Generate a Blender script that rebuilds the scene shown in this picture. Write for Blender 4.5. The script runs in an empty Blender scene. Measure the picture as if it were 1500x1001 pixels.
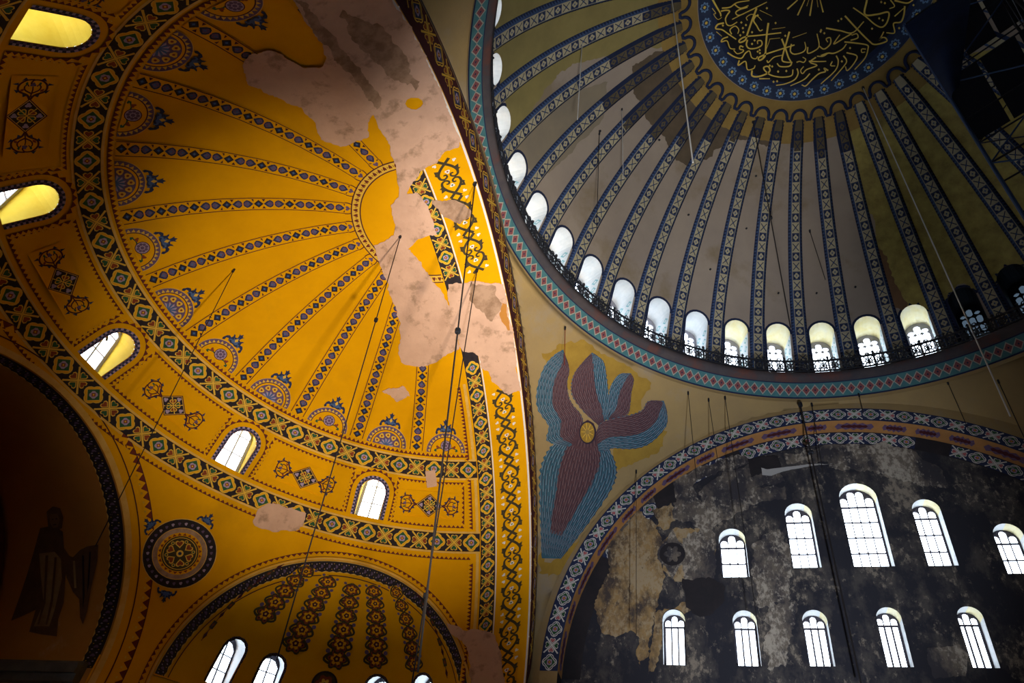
import bpy, math, random
import numpy as np
from mathutils import Matrix, Vector
from mathutils.geometry import delaunay_2d_cdt

SCN = bpy.context.scene
COL = SCN.collection
A = np.array
RAD = math.pi / 180
random.seed(7)
RNG = np.random.default_rng(11)

# ------------------------------------------------------------------ camera
CAM_POS = A([7.281, 14.821, 13.476])
FOC, YAW, ELV, ROL = 1038.156, -71.8, 41.319, 8.338       # focal length in pixels of a 1500 px wide frame
PPX, PPY = 21.999, 93.536                                 # principal point offset (the picture is a crop)
_y, _e, _r = YAW * RAD, ELV * RAD, ROL * RAD
FWD = A([math.cos(_y) * math.cos(_e), math.sin(_y) * math.cos(_e), math.sin(_e)])
_rg = A([math.sin(_y), -math.cos(_y), 0.0])
_up = np.cross(_rg, FWD)
RGT = math.cos(_r) * _rg + math.sin(_r) * _up
UPV = -math.sin(_r) * _rg + math.cos(_r) * _up
cam_d = bpy.data.cameras.new('camera')
cam_d.sensor_width = 36.0
cam_d.lens = FOC / 1500 * 36.0
cam_d.shift_x = -PPX / 1500
cam_d.shift_y = PPY / 1500
cam_d.clip_end = 500
cam = bpy.data.objects.new('camera', cam_d)
COL.objects.link(cam)
cam.matrix_world = Matrix(((RGT[0], UPV[0], -FWD[0], CAM_POS[0]), (RGT[1], UPV[1], -FWD[1], CAM_POS[1]),
                           (RGT[2], UPV[2], -FWD[2], CAM_POS[2]), (0, 0, 0, 1)))
SCN.camera = cam

# ------------------------------------------------------------------ sky, lamps, exposure
world = bpy.data.worlds.new('sky')
SCN.world = world
world.use_nodes = True
_bg = world.node_tree.nodes['Background']
_bg.inputs['Color'].default_value = (0.80, 0.90, 1.0, 1)
_bg.inputs['Strength'].default_value = 7.5
SCN.view_settings.view_transform = 'Standard'
SCN.view_settings.look = 'None'
SCN.view_settings.exposure = 0.0
SCN.view_settings.gamma = 1.0
SCN.view_settings.use_curve_mapping = False
SCN.cycles.use_denoising = True
SCN.cycles.max_bounces = 5
SCN.cycles.diffuse_bounces = 3
SCN.cycles.transparent_max_bounces = 8
SCN.cycles.sample_clamp_indirect = 4.0


def fill_spot(name, loc, aim, power, color, angle, blend=1.0, size=0.5):
    l = bpy.data.lights.new(name, 'SPOT')
    l.energy = power
    l.color = color
    l.spot_size = angle * RAD
    l.spot_blend = blend
    l.shadow_soft_size = size
    o = bpy.data.objects.new(name, l)
    COL.objects.link(o)
    o.location = loc
    o.rotation_euler = (Vector(aim) - Vector(loc)).to_track_quat('-Z', 'Y').to_euler()
    return o


# unseen spots added in the nave to brighten the vaults, no fittings modelled
fill_spot('fill_spot_half_dome', (6.0, 8.0, 14.75), (20.7, -5.6, 35.7), 31500, (1.0, 0.86, 0.66), 53.5, 1.0)
fill_spot('fill_spot_dome', (7.0, 12.0, 15.5), (11.3, -4.6, 45.0), 30000, (1.0, 0.96, 0.90), 47, 1.0)
fill_spot('fill_spot_lunette', (3.0, 4.0, 13.0), (6.0, -16.4, 33.6), 18000, (0.84, 0.90, 1.0), 56, 1.0)


# ------------------------------------------------------------------ helpers
def mat(name, c1, c2=None, scale=1.0, rough=0.85, detail=5.0, lo=0.35, hi=0.65, spec=0.2, fine=0.0, bump=0.0, c3=None, s3=0.3, lo3=.55, hi3=.7):
    m = bpy.data.materials.new(name)
    m.use_nodes = True
    nt = m.node_tree
    b = nt.nodes['Principled BSDF']
    b.inputs['Roughness'].default_value = rough
    b.inputs['Specular IOR Level'].default_value = spec
    c1 = tuple(c1) + (1,)
    if c2 is None and not bump:
        b.inputs['Base Color'].default_value = c1
        return m
    geo = nt.nodes.new('ShaderNodeNewGeometry')

    def noise(sc, det):
        n = nt.nodes.new('ShaderNodeTexNoise')
        n.inputs['Scale'].default_value = sc
        n.inputs['Detail'].default_value = det
        n.inputs['Roughness'].default_value = 0.65
        nt.links.new(geo.outputs['Position'], n.inputs['Vector'])
        return n.outputs['Fac']

    def ramp(fac, lo, hi):
        r = nt.nodes.new('ShaderNodeMapRange')
        r.inputs['From Min'].default_value = lo
        r.inputs['From Max'].default_value = hi
        nt.links.new(fac, r.inputs['Value'])
        return r.outputs['Result']

    def mix(fac, a, bcol):
        x = nt.nodes.new('ShaderNodeMix')
        x.data_type = 'RGBA'
        nt.links.new(fac, x.inputs['Factor'])
        for sock, v in ((x.inputs['A'], a), (x.inputs['B'], bcol)):
            if isinstance(v, tuple):
                sock.default_value = v
            else:
                nt.links.new(v, sock)
        return x.outputs['Result']
    col = c1
    if c2 is not None:
        col = mix(ramp(noise(scale, detail), lo, hi), col, tuple(c2) + (1,))
    if c3 is not None:
        col = mix(ramp(noise(s3, 6), lo3, hi3), col, tuple(c3) + (1,))
    if isinstance(col, tuple):
        b.inputs['Base Color'].default_value = col
    else:
        nt.links.new(col, b.inputs['Base Color'])
    if bump:
        bm = nt.nodes.new('ShaderNodeBump')
        bm.inputs['Strength'].default_value = bump
        bm.inputs['Distance'].default_value = 0.06
        nt.links.new(noise(9.0, 8), bm.inputs['Height'])
        nt.links.new(bm.outputs['Normal'], b.inputs['Normal'])
    return m


def flaky(name, dark, mid, light, bias, tint=None):
    """old painted plaster that has come off in countless small flakes: fine noise thresholded, its density drifting over the wall"""
    m = bpy.data.materials.new(name)
    m.use_nodes = True
    nt = m.node_tree
    b = nt.nodes['Principled BSDF']
    b.inputs['Roughness'].default_value = 0.9
    b.inputs['Specular IOR Level'].default_value = 0.15
    geo = nt.nodes.new('ShaderNodeNewGeometry')
    mp = nt.nodes.new('ShaderNodeMapping')
    mp.inputs['Scale'].default_value = (1.0, 1.0, 0.62)
    nt.links.new(geo.outputs['Position'], mp.inputs['Vector'])

    def noise(sc, det, rough, off):
        n = nt.nodes.new('ShaderNodeTexNoise')
        n.inputs['Scale'].default_value = sc
        n.inputs['Detail'].default_value = det
        n.inputs['Roughness'].default_value = rough
        mo = nt.nodes.new('ShaderNodeVectorMath')
        mo.inputs[1].default_value = (off, off * .7, -off)
        nt.links.new(mp.outputs['Vector'], mo.inputs[0])
        nt.links.new(mo.outputs['Vector'], n.inputs['Vector'])
        return n.outputs['Fac']

    def madd(x, k, y):
        q = nt.nodes.new('ShaderNodeMath')
        q.operation = 'MULTIPLY_ADD'
        nt.links.new(x, q.inputs[0])
        q.inputs[1].default_value = k
        if isinstance(y, float):
            q.inputs[2].default_value = y
        else:
            nt.links.new(y, q.inputs[2])
        return q.outputs[0]

    def ramp(x, lo, hi):
        r = nt.nodes.new('ShaderNodeMapRange')
        r.inputs['From Min'].default_value = lo
        r.inputs['From Max'].default_value = hi
        nt.links.new(x, r.inputs['Value'])
        return r.outputs['Result']

    def mix(f, a, c):
        x = nt.nodes.new('ShaderNodeMix')
        x.data_type = 'RGBA'
        nt.links.new(f, x.inputs['Factor'])
        for s, v in ((x.inputs['A'], a), (x.inputs['B'], c)):
            if isinstance(v, tuple):
                s.default_value = v + (1,)
            else:
                nt.links.new(v, s)
        return x.outputs['Result']
    big = noise(.55, 3, .5, 3.0)
    c = mix(ramp(madd(big, .9, madd(noise(1.6, 8, .7, 9.0), 1.0, -.95 + bias)), -.06, .16), dark, mid)
    c = mix(ramp(madd(big, .7, madd(noise(4.5, 12, .72, 21.0), 1.0, -.92 + bias)), .0, .12), c, light)
    c = mix(ramp(noise(2.6, 10, .7, 40.0), .60, .70), c, dark)
    nt.links.new(c, b.inputs['Base Color'])
    bp = nt.nodes.new('ShaderNodeBump')
    bp.inputs['Strength'].default_value = 0.25
    bp.inputs['Distance'].default_value = 0.05
    nt.links.new(noise(6.0, 8, .7, 5.0), bp.inputs['Height'])
    nt.links.new(bp.outputs['Normal'], b.inputs['Normal'])
    return m


def glass_mat(name, tint):
    m = bpy.data.materials.new(name)
    m.use_nodes = True
    nt = m.node_tree
    nt.nodes.remove(nt.nodes['Principled BSDF'])
    t = nt.nodes.new('ShaderNodeBsdfTransparent')
    t.inputs['Color'].default_value = tint
    g = nt.nodes.new('ShaderNodeBsdfGlossy')
    g.inputs['Roughness'].default_value = 0.15
    x = nt.nodes.new('ShaderNodeMixShader')
    x.inputs['Fac'].default_value = 0.05
    nt.links.new(t.outputs[0], x.inputs[1])
    nt.links.new(g.outputs[0], x.inputs[2])
    nt.links.new(x.outputs[0], nt.nodes['Material Output'].inputs['Surface'])
    return m


M = {
    'yellow': mat('ochre_yellow_paint', (0.78, 0.37, 0.002), (0.70, 0.325, 0.002), 0.5, 0.8, spec=0.03, c3=(0.62, 0.30, 0.006), s3=0.22, lo3=.56, hi3=.74),
    'cream': mat('pale_line_paint', (0.74, 0.46, 0.13), (0.66, 0.38, 0.07), 2.0),
    'red': mat('brick_red_paint', (0.17, 0.028, 0.016), (0.11, 0.02, 0.015), 3.0),
    'maroon': mat('maroon_line_paint', (0.07, 0.014, 0.018)),
    'rust': mat('rust_heart_paint', (0.26, 0.055, 0.018), (0.2, 0.04, 0.015), 3.0),
    'green': mat('bottle_green_paint', (0.022, 0.085, 0.035), (0.03, 0.10, 0.05), 3.0),
    'black': mat('near_black_paint', (0.018, 0.014, 0.020), (0.03, 0.022, 0.024), 4.0),
    'navy': mat('navy_paint', (0.020, 0.028, 0.075), (0.028, 0.04, 0.10), 3.0),
    'blue': mat('mid_blue_paint', (0.055, 0.10, 0.24), (0.07, 0.13, 0.30), 4.0),
    'purple': mat('dull_purple_paint', (0.11, 0.065, 0.13), (0.14, 0.09, 0.17), 4.0),
    'lilac': mat('lilac_paint', (0.36, 0.27, 0.40)),
    'white': mat('white_paint', (0.74, 0.70, 0.68)),
    'gold': mat('gold_line_paint', (0.70, 0.42, 0.05)),
    'orange': mat('orange_dot_paint', (0.75, 0.22, 0.03)),
    'olive': mat('dark_olive_paint', (0.045, 0.035, 0.016), (0.06, 0.045, 0.02), 4.0),
    'plaster': mat('pinkish_bare_plaster', (0.66, 0.42, 0.31), (0.56, 0.35, 0.255), 1.3, 0.9, 8, .3, .7, c3=(0.36, 0.225, 0.15), s3=1.6, lo3=.54, hi3=.68, bump=0.3),
    'plaster_dirty': mat('stained_plaster', (0.44, 0.28, 0.19), (0.27, 0.16, 0.10), 1.8, 0.9, 12, .40, .60, bump=0.3),
    # dome
    'dome': mat('beige_dome_plaster', (0.34, 0.285, 0.235), (0.275, 0.23, 0.20), 0.35, 0.9, 6, .3, .7, c3=(0.24, 0.19, 0.13), s3=0.18, lo3=.55, hi3=.66),
    'dome_gold': mat('old_gold_mosaic', (0.44, 0.36, 0.085), (0.20, 0.155, 0.04), 1.4, 0.6, 8, .3, .7, spec=.4, bump=0.5),
    'dome_ochre': mat('ochre_mosaic_ring', (0.30, 0.205, 0.06), (0.22, 0.14, 0.04), 0.8, 0.7, 6, .3, .7),
    'dome_olive': mat('olive_gold_plaster', (0.27, 0.225, 0.085), (0.21, 0.175, 0.07), 0.6, 0.8, 6, .3, .7),
    'dome_stain': mat('soot_stained_plaster', (0.125, 0.095, 0.065), (0.085, 0.065, 0.045), 1.0, 0.9, 6, .3, .7),
    'dome_grey': mat('greyer_dome_plaster', (0.25, 0.21, 0.15), (0.21, 0.18, 0.14), 0.8, 0.9, 6, .3, .7),
    'dome_brown': mat('brown_repair_plaster', (0.21, 0.12, 0.06), (0.16, 0.09, 0.05), 1.0, 0.9),
    'ribface': mat('cream_rib_mosaic', (0.42, 0.38, 0.26), (0.34, 0.31, 0.22), 2.0),
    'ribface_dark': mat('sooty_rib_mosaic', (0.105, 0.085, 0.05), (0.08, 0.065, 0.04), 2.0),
    'ribblue': mat('blue_rib_mosaic', (0.050, 0.090, 0.20), (0.035, 0.06, 0.15), 2.5),
    'ribnavy': mat('navy_rib_mosaic', (0.014, 0.022, 0.060), (0.018, 0.028, 0.075), 3.0),
    'teal': mat('teal_band_paint', (0.07, 0.20, 0.22), (0.055, 0.15, 0.175), 2.0),
    'pinkred': mat('faded_red_paint', (0.46, 0.13, 0.14), (0.38, 0.11, 0.13), 4.0),
    'bandred': mat('dull_band_red', (0.24, 0.075, 0.08), (0.19, 0.06, 0.07), 4.0),
    'bandline': mat('dull_band_line', (0.36, 0.35, 0.30)),
    'silver': mat('pale_grey_line', (0.62, 0.62, 0.58)),
    'cornice': mat('grey_cornice_stone', (0.080, 0.066, 0.070), (0.05, 0.048, 0.06), 1.0, c3=(0.125, 0.055, 0.045), s3=.5, lo3=.50, hi3=.64),
    'iron': mat('dark_wrought_iron', (0.012, 0.014, 0.022), rough=0.55, spec=0.4),
    'disc': mat('black_disc_paint', (0.010, 0.009, 0.010)),
    'discring': mat('deep_blue_ring', (0.020, 0.032, 0.075), (0.03, 0.045, 0.09), 2.0),
    'gilt': mat('gilded_lettering', (0.70, 0.50, 0.08), rough=0.5, spec=0.5),
    'starblue': mat('pale_blue_star', (0.14, 0.25, 0.45)),
    # pendentive and lunette
    'pend': mat('tan_mosaic', (0.36, 0.25, 0.105), (0.29, 0.205, 0.10), 0.5, 0.85, 6, .3, .7, c3=(0.30, 0.24, 0.17), s3=.3, bump=.15),
    'pend_gold': mat('golden_mosaic_ground', (0.36, 0.225, 0.035), (0.27, 0.16, 0.025), 1.5, 0.7, 7, .3, .7, bump=.2),
    'wing': mat('aubergine_feather', (0.075, 0.036, 0.046), (0.105, 0.052, 0.06), 3.0),
    'wingline': mat('mauve_feather_line', (0.17, 0.105, 0.115)),
    'wingdark': mat('blackish_feather_line', (0.03, 0.02, 0.035)),
    'wingblue': mat('blue_feather', (0.030, 0.085, 0.13), (0.05, 0.12, 0.17), 3.0),
    'wingpale': mat('pale_blue_feather_line', (0.17, 0.25, 0.33)),
    'lunette': flaky('blackened_wall', (0.030, 0.031, 0.042), (0.085, 0.078, 0.076), (0.27, 0.235, 0.19), 0.0),
    'lun_tan': flaky('flaking_tan_plaster', (0.075, 0.06, 0.055), (0.34, 0.225, 0.10), (0.40, 0.31, 0.19), 0.10),
    'lun_grey': flaky('speckled_grey_plaster', (0.05, 0.048, 0.058), (0.17, 0.145, 0.12), (0.42, 0.38, 0.32), 0.06),
    'lun_dark': mat('soot_black_plaster', (0.022, 0.021, 0.026), (0.032, 0.028, 0.032), 1.0),
    'lun_white': mat('white_filler', (0.42, 0.42, 0.42)),
    'orangeband': mat('orange_soffit_paint', (0.46, 0.225, 0.075), (0.38, 0.18, 0.06), 1.5),
    'reveal': mat('whitewashed_reveal', (0.68, 0.69, 0.69), (0.58, 0.61, 0.63), 2.0),
    'reveal_yellow': mat('yellow_reveal', (0.76, 0.66, 0.34), (0.80, 0.76, 0.58), 1.2),
    'reveal_ochre': mat('ochre_reveal', (0.58, 0.40, 0.03), (0.66, 0.48, 0.06), 1.0),
    'reveal_teal': mat('pale_teal_lattice', (0.22, 0.42, 0.45)),
    'frame': mat('dark_window_frame', (0.05, 0.045, 0.06), rough=.6),
    'framegrey': mat('grey_lattice_frame', (0.30, 0.29, 0.33), rough=.7),
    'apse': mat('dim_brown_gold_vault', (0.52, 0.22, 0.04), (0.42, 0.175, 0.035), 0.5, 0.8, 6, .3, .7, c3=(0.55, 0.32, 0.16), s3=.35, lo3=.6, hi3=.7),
    'robe': mat('dark_brown_robe', (0.10, 0.055, 0.035), (0.15, 0.08, 0.045), 2.0),
    'robelight': mat('tan_robe', (0.36, 0.22, 0.10), (0.24, 0.14, 0.07), 2.0),
    'skin': mat('umber_face', (0.20, 0.11, 0.05)),
    'stone': mat('grey_marble', (0.13, 0.125, 0.115), (0.08, 0.078, 0.075), 1.0),
    'wallplain': mat('plain_dim_wall', (0.10, 0.085, 0.07), (0.07, 0.06, 0.05), 0.4),
    'floor': mat('grey_marble_floor', (0.16, 0.155, 0.15), (0.11, 0.105, 0.10), 0.3, 0.5),
    'cable': mat('dark_cable', (0.02, 0.018, 0.02), rough=.6),
    'wire': mat('bright_steel_wire', (0.55, 0.55, 0.55), rough=.4, spec=.6),
    'tube': mat('blue_painted_tube', (0.014, 0.045, 0.13), rough=.5),
    'tubedark': mat('dark_steel_tube', (0.008, 0.010, 0.018), rough=.5),
    'tubered': mat('red_oxide_tube', (0.20, 0.03, 0.015), rough=.5),
    'tarp': mat('dark_blue_tarpaulin', (0.005, 0.016, 0.055), (0.003, 0.009, 0.03), 1.0),
    'glass': glass_mat('clear_glass', (0.97, 0.98, 1, 1)),
    'glassblue': glass_mat('pale_blue_glass', (0.30, 0.36, 0.38, 1)),
    'glassdark': glass_mat('boarded_glass', (0.012, 0.016, 0.02, 1)),
}


def mesh(name, V, F, mats, mi=None, smooth=True):
    me = bpy.data.meshes.new(name)
    me.from_pydata([tuple(map(float, v)) for v in V], [], [tuple(int(i) for i in f) for f in F])
    for m in mats:
        me.materials.append(M[m])
    if mi is not None:
        me.polygons.foreach_set('material_index', [int(i) for i in mi])
    me.polygons.foreach_set('use_smooth', [smooth] * len(me.polygons))
    me.update()
    return me


def ob(name, me, parent=None, loc=None, rot=None):
    o = bpy.data.objects.new(name, me)
    COL.objects.link(o)
    if parent is not None:
        o.parent = parent
    if loc is not None:
        o.location = loc
    if rot is not None:
        o.rotation_euler = rot
    return o


def tag(o, label, cat, group=None, kind=None):
    o['label'] = label
    o['category'] = cat
    if group:
        o['group'] = group
    if kind:
        o['kind'] = kind
    return o


def empty(name, loc=(0, 0, 0)):
    o = ob(name, None, None, loc)
    return o


def pip(P, poly):
    x, y = P[:, 0], P[:, 1]
    inside = np.zeros(len(P), bool)
    n = len(poly)
    for i in range(n):
        x0, y0 = poly[i]
        x1, y1 = poly[(i + 1) % n]
        if y0 == y1:
            continue
        c = ((y0 > y) != (y1 > y)) & (x < (x1 - x0) * (y - y0) / (y1 - y0) + x0)
        inside ^= c
    return inside


def paint(shapes, step=None, eps=1e-6):
    """planar subdivision of layered polygons: each triangle takes the colour of the topmost polygon it lies in (None = hole)"""
    vs, es = [], []
    for poly, _ in shapes:
        b = len(vs)
        n = len(poly)
        vs += [Vector((float(p[0]), float(p[1]))) for p in poly]
        es += [(b + i, b + (i + 1) % n) for i in range(n)]
    if step:
        P0 = A(shapes[0][0])
        lo, hi = P0.min(0), P0.max(0)
        gx = np.arange(lo[0] + step * .5, hi[0], step)
        gy = np.arange(lo[1] + step * .5, hi[1], step)
        G = np.stack(np.meshgrid(gx, gy), -1).reshape(-1, 2)
        G[:, 0] += (np.arange(len(G)) % 2) * 1e-4 * step
        G = G[pip(G, P0)]
        vs += [Vector((float(p[0]), float(p[1]))) for p in G]
    r = delaunay_2d_cdt(vs, es, [], 0, eps)
    V = A([(v.x, v.y) for v in r[0]])
    T = A(r[2])
    Cn = V[T].mean(1)
    mi = np.full(len(T), -1)
    names = []
    for poly, m in shapes:
        ins = pip(Cn, A(poly, float))
        if m is None:
            mi[ins] = -1
        else:
            if m not in names:
                names.append(m)
            mi[ins] = names.index(m)
    ar = np.abs(np.cross(V[T[:, 1]] - V[T[:, 0]], V[T[:, 2]] - V[T[:, 0]]))
    keep = (mi >= 0) & (ar > 1e-12)
    T, mi = T[keep], mi[keep]
    used = np.unique(T)
    rm = np.full(len(V), -1)
    rm[used] = np.arange(len(used))
    return V[used], rm[T], mi, names


def painted(name, shapes, fmap, parent=None, step=None, smooth=True, loc=None, rot=None):
    V, T, mi, names = paint(shapes, step)
    return ob(name, mesh(name, fmap(V), T, names, mi, smooth), parent, loc, rot)


def circle(cx, cy, r, n=24, r2=None, a0=0):
    t = np.linspace(0, 2 * math.pi, n, endpoint=False) + a0
    return np.stack([cx + r * np.cos(t), cy + (r2 or r) * np.sin(t)], 1)


def stroke(pts, w, w1=None):
    """a polyline thickened into a polygon"""
    P = A(pts, float)
    d = np.gradient(P, axis=0)
    n = np.stack([-d[:, 1], d[:, 0]], 1)
    n /= np.linalg.norm(n, axis=1)[:, None] + 1e-9
    ww = np.linspace(w, w if w1 is None else w1, len(P))[:, None] / 2
    return np.concatenate([P + n * ww, (P - n * ww)[::-1]])


def smoothline(pts, n=6):
    P = A(pts, float)
    if len(P) < 3:
        return P
    Q = np.concatenate([[2 * P[0] - P[1]], P, [2 * P[-1] - P[-2]]])
    out = []
    for i in range(1, len(Q) - 2):
        for t in np.linspace(0, 1, n, endpoint=False):
            a, b, c, d = Q[i - 1], Q[i], Q[i + 1], Q[i + 2]
            out.append(.5 * (2 * b + (c - a) * t + (2 * a - 5 * b + 4 * c - d) * t * t + (3 * b - a - 3 * c + d) * t ** 3))
    out.append(P[-1])
    return A(out)


def xf(poly, s=1.0, ang=0.0, dx=0.0, dy=0.0, sy=None):
    P = A(poly, float) * A([s, s if sy is None else sy])
    c, q = math.cos(ang * RAD), math.sin(ang * RAD)
    return P @ A([[c, q], [-q, c]]) + A([dx, dy])


def ragged(poly, amp, seg):
    """an outline broken into short uneven steps, as flaking plaster has"""
    P = A(poly, float)
    pts, nrm = [], []
    for i in range(len(P)):
        a, b = P[i], P[(i + 1) % len(P)]
        L = np.linalg.norm(b - a)
        k = max(1, int(round(L / (seg * .5))))
        for j in range(k):
            pts.append(a + (b - a) * j / k)
            nrm.append(A([-(b - a)[1], (b - a)[0]]) / (L + 1e-9))
    n = len(pts)
    w = RNG.normal(size=n)
    slow = (w + np.roll(w, 1) + np.roll(w, 2) + np.roll(w, 3) + np.roll(w, 4)) / 2.2
    d = amp * .55 * slow + amp * .18 * RNG.normal(size=n)
    return A(pts) + A(nrm) * d[:, None]


def tube(pts, r, n=6, close=False):
    P = [Vector(p) for p in pts]
    V, F = [], []
    m = len(P)
    for i, p in enumerate(P):
        a = P[i - 1] if (i > 0 or close) else p
        b = P[(i + 1) % m] if (i < m - 1 or close) else p
        d = (b - a).normalized()
        u = d.cross(Vector((0, 0, 1)))
        if u.length < 1e-3:
            u = d.cross(Vector((1, 0, 0)))
        u.normalize()
        v = d.cross(u)
        for k in range(n):
            t = 2 * math.pi * k / n
            V.append(p + r * (math.cos(t) * u + math.sin(t) * v))
    for i in range(m if close else m - 1):
        for k in range(n):
            F.append((i * n + k, i * n + (k + 1) % n, ((i + 1) % m) * n + (k + 1) % n, ((i + 1) % m) * n + k))
    if not close:
        F.append(tuple(range(n))[::-1])
        F.append(tuple(range((m - 1) * n, m * n)))
    return [tuple(v) for v in V], F


class MB:
    def __init__(s):
        s.V, s.F, s.m = [], [], []

    def add(s, V, F, m=0):
        b = len(s.V)
        s.V += [tuple(v) for v in V]
        s.F += [tuple(i + b for i in f) for f in F]
        s.m += [m] * len(F)

    def tube(s, pts, r, n=6, m=0, close=False):
        s.add(*tube(pts, r, n, close), m)

    def box(s, lo, hi, m=0):
        x0, y0, z0 = lo
        x1, y1, z1 = hi
        V = [(x, y, z) for z in (z0, z1) for y in (y0, y1) for x in (x0, x1)]
        s.add(V, [(0, 2, 3, 1), (4, 5, 7, 6), (0, 1, 5, 4), (2, 6, 7, 3), (0, 4, 6, 2), (1, 3, 7, 5)], m)

    def obj(s, name, mats, parent=None, smooth=False, loc=None, rot=None):
        return ob(name, mesh(name, s.V, s.F, mats, s.m, smooth), parent, loc, rot)


def pixel_rays(p):
    p = np.atleast_2d(p).astype(float)
    v = FWD + ((p[:, 0] - 750 - PPX) / FOC)[:, None] * RGT - ((p[:, 1] - 500.5 - PPY) / FOC)[:, None] * UPV
    return v / np.linalg.norm(v, axis=1)[:, None]


def to_px(X):
    X = np.atleast_2d(X) - CAM_POS
    z = X @ FWD
    return np.stack([750 + PPX + FOC * (X @ RGT) / z, 500.5 + PPY - FOC * (X @ UPV) / z], 1)


def on_sphere(c, R):
    """measured picture points carried out to where they lie on a vault of the building"""
    def f(p):
        v = pixel_rays(p)
        o = CAM_POS - A(c)
        b = v @ o
        t = -b + np.sqrt(np.maximum(b * b - (o @ o - R * R), 0))
        return CAM_POS + t[:, None] * v
    return f


def on_plane(ax, val):
    def f(p):
        v = pixel_rays(p)
        return CAM_POS + ((val - CAM_POS[ax]) / v[:, ax])[:, None] * v
    return f


def grid_faces(nu, nv, closed_u=False):
    F = []
    for i in range(nu if closed_u else nu - 1):
        for j in range(nv - 1):
            a, b = i * nv + j, ((i + 1) % nu) * nv + j
            F.append((a, b, b + 1, a + 1))
    return F


# ------------------------------------------------------------------ measures of the building (metres; nave axis runs along x, the apse is at +x)
SC, SR = A([17.738, 0.0, 22.712]), 15.136            # semi-dome
DC, DR = A([0.0, 0.0, 39.6]), 16.45                  # main dome
PC, PR = A([0.0, 0.0, 24.95]), 22.08                 # sphere of the pendentives
XA, RA, ZA = 15.368, 15.256, 23.68                   # front edge of the great east arch
XS, RS, ZS = 17.738, 15.136, 22.712                  # its back edge, where the semi-dome begins
TX, TZ, TR = 0.55, 25.632, 14.40                     # south lunette arch
YF, YW = -15.8, -16.75                               # face and wall planes of the lunette
APY, APZ, APR = -0.4, 22.35, 7.5                     # apse vault
EXA, EXD, EXR = -64.886, 11.853, 6.76                # exedra conch
EC = SC + EXD * A([math.cos(EXA * RAD), math.sin(EXA * RAD), 0])
EX_A = (SR ** 2 - EXR ** 2 + EXD ** 2) / (2 * EXD)
EX_H = math.sqrt(SR ** 2 - EX_A ** 2)


# ================================================================== paint motifs (unit patterns)
def heart(cx, cy, s, ang):
    t = np.linspace(0, 2 * math.pi, 14, endpoint=False)
    x = 16 * np.sin(t) ** 3
    y = 13 * np.cos(t) - 5 * np.cos(2 * t) - 2 * np.cos(3 * t) - np.cos(4 * t)
    return xf(np.stack([x, y], 1) / 17, s, ang, cx, cy)


def lobes(cx, cy, r, k, depth, n=32, a0=0):
    t = np.linspace(0, 2 * math.pi, n, endpoint=False)
    rr = r * (1 - depth + depth * np.abs(np.cos(k * (t + a0) / 2)))
    return np.stack([cx + rr * np.cos(t), cy + rr * np.sin(t)], 1)


SQ = A([(0, 0), (1, 0), (1, 1), (0, 1)], float)


def dia(cx, cy, w, h=None):
    h = h or w
    return A([(cx - w, cy), (cx, cy - h), (cx + w, cy), (cx, cy + h)], float)


def tile_diamond(bg='black', line='gold', fill='green', mid='lilac'):
    return [(SQ, bg), (lobes(.5, .5, .49, 4, .22, 24), line), (lobes(.5, .5, .43, 4, .22, 24), 'yellow' if bg == 'black' else bg),
            (dia(.5, .5, .43), line), (dia(.5, .5, .37), fill), (lobes(.5, .5, .20, 4, .2, 12, math.pi / 4), mid), (dia(.5, .5, .12), 'rust'),
            (circle(.5, .5, .045, 6), 'gold')]


def tile_hearts(bg='black', line='gold', h1='rust', h2='green'):
    s = [(SQ, bg)]
    for a in (0, 90, 180, 270):
        s.append((heart(.5 + .29 * math.sin(-a * RAD), .5 + .29 * math.cos(a * RAD), .215, a), line))
    s.append((stroke([(.06, .06), (.94, .94)], .085), line))
    s.append((stroke([(.06, .94), (.94, .06)], .085), line))
    for a in (0, 90, 180, 270):
        s.append((heart(.5 + .29 * math.sin(-a * RAD), .5 + .29 * math.cos(a * RAD), .16, a), h2 if a % 180 == 0 else h1))
    for x in (.06, .94):
        for y in (.06, .94):
            s.append((circle(x, y, .055, 6), line))
    return s


TD = paint(tile_diamond())
TH = paint(tile_hearts())
TD2 = paint(tile_diamond('navy', 'silver', 'green', 'lilac'))
TH2 = paint(tile_hearts('navy', 'silver', 'pinkred', 'green'))
TD3 = paint(tile_diamond('maroon', 'gold', 'navy', 'lilac'))
TH3 = paint(tile_hearts('maroon', 'gold', 'rust', 'red'))
TRI = paint([(SQ, 'yellow'), (A([(0, 0), (1, 0), (1, .10), (0, .10)]), 'maroon'), (A([(.02, 0.10), (.98, .10), (.5, .80)]), 'red'), (circle(.0, .82, .13, 6), 'gold'), (circle(1.0, .82, .13, 6), 'gold')])


def strip(name, tile, n, fmap, parent=None, loc=None, rot=None):
    """one continuous painted border of n repeats; fmap takes (u 0..1 along, v 0..1 across)"""
    V, T, mi, names = tile
    VV = np.concatenate([np.stack([(V[:, 0] + k) / n, V[:, 1]], 1) for k in range(n)])
    TT = np.concatenate([T + k * len(V) for k in range(n)])
    key = np.round(VV * A([n * 4096, 4096])).astype(np.int64)
    _, idx, inv = np.unique(key, axis=0, return_index=True, return_inverse=True)
    inv = inv.reshape(-1)
    return ob(name, mesh(name, fmap(VV[idx]), inv[TT], names, np.tile(mi, n)), parent, loc, rot)


def ribbon(name, m, n, fmap, parent=None, loc=None, rot=None):
    u = np.linspace(0, 1, n + 1)
    V = np.concatenate([np.stack([u, 0 * u], 1), np.stack([u, 0 * u + 1], 1)])
    F = [(i, i + 1, n + 2 + i, n + 1 + i) for i in range(n)]
    return ob(name, mesh(name, fmap(V), F, [m]), parent, loc, rot)


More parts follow.
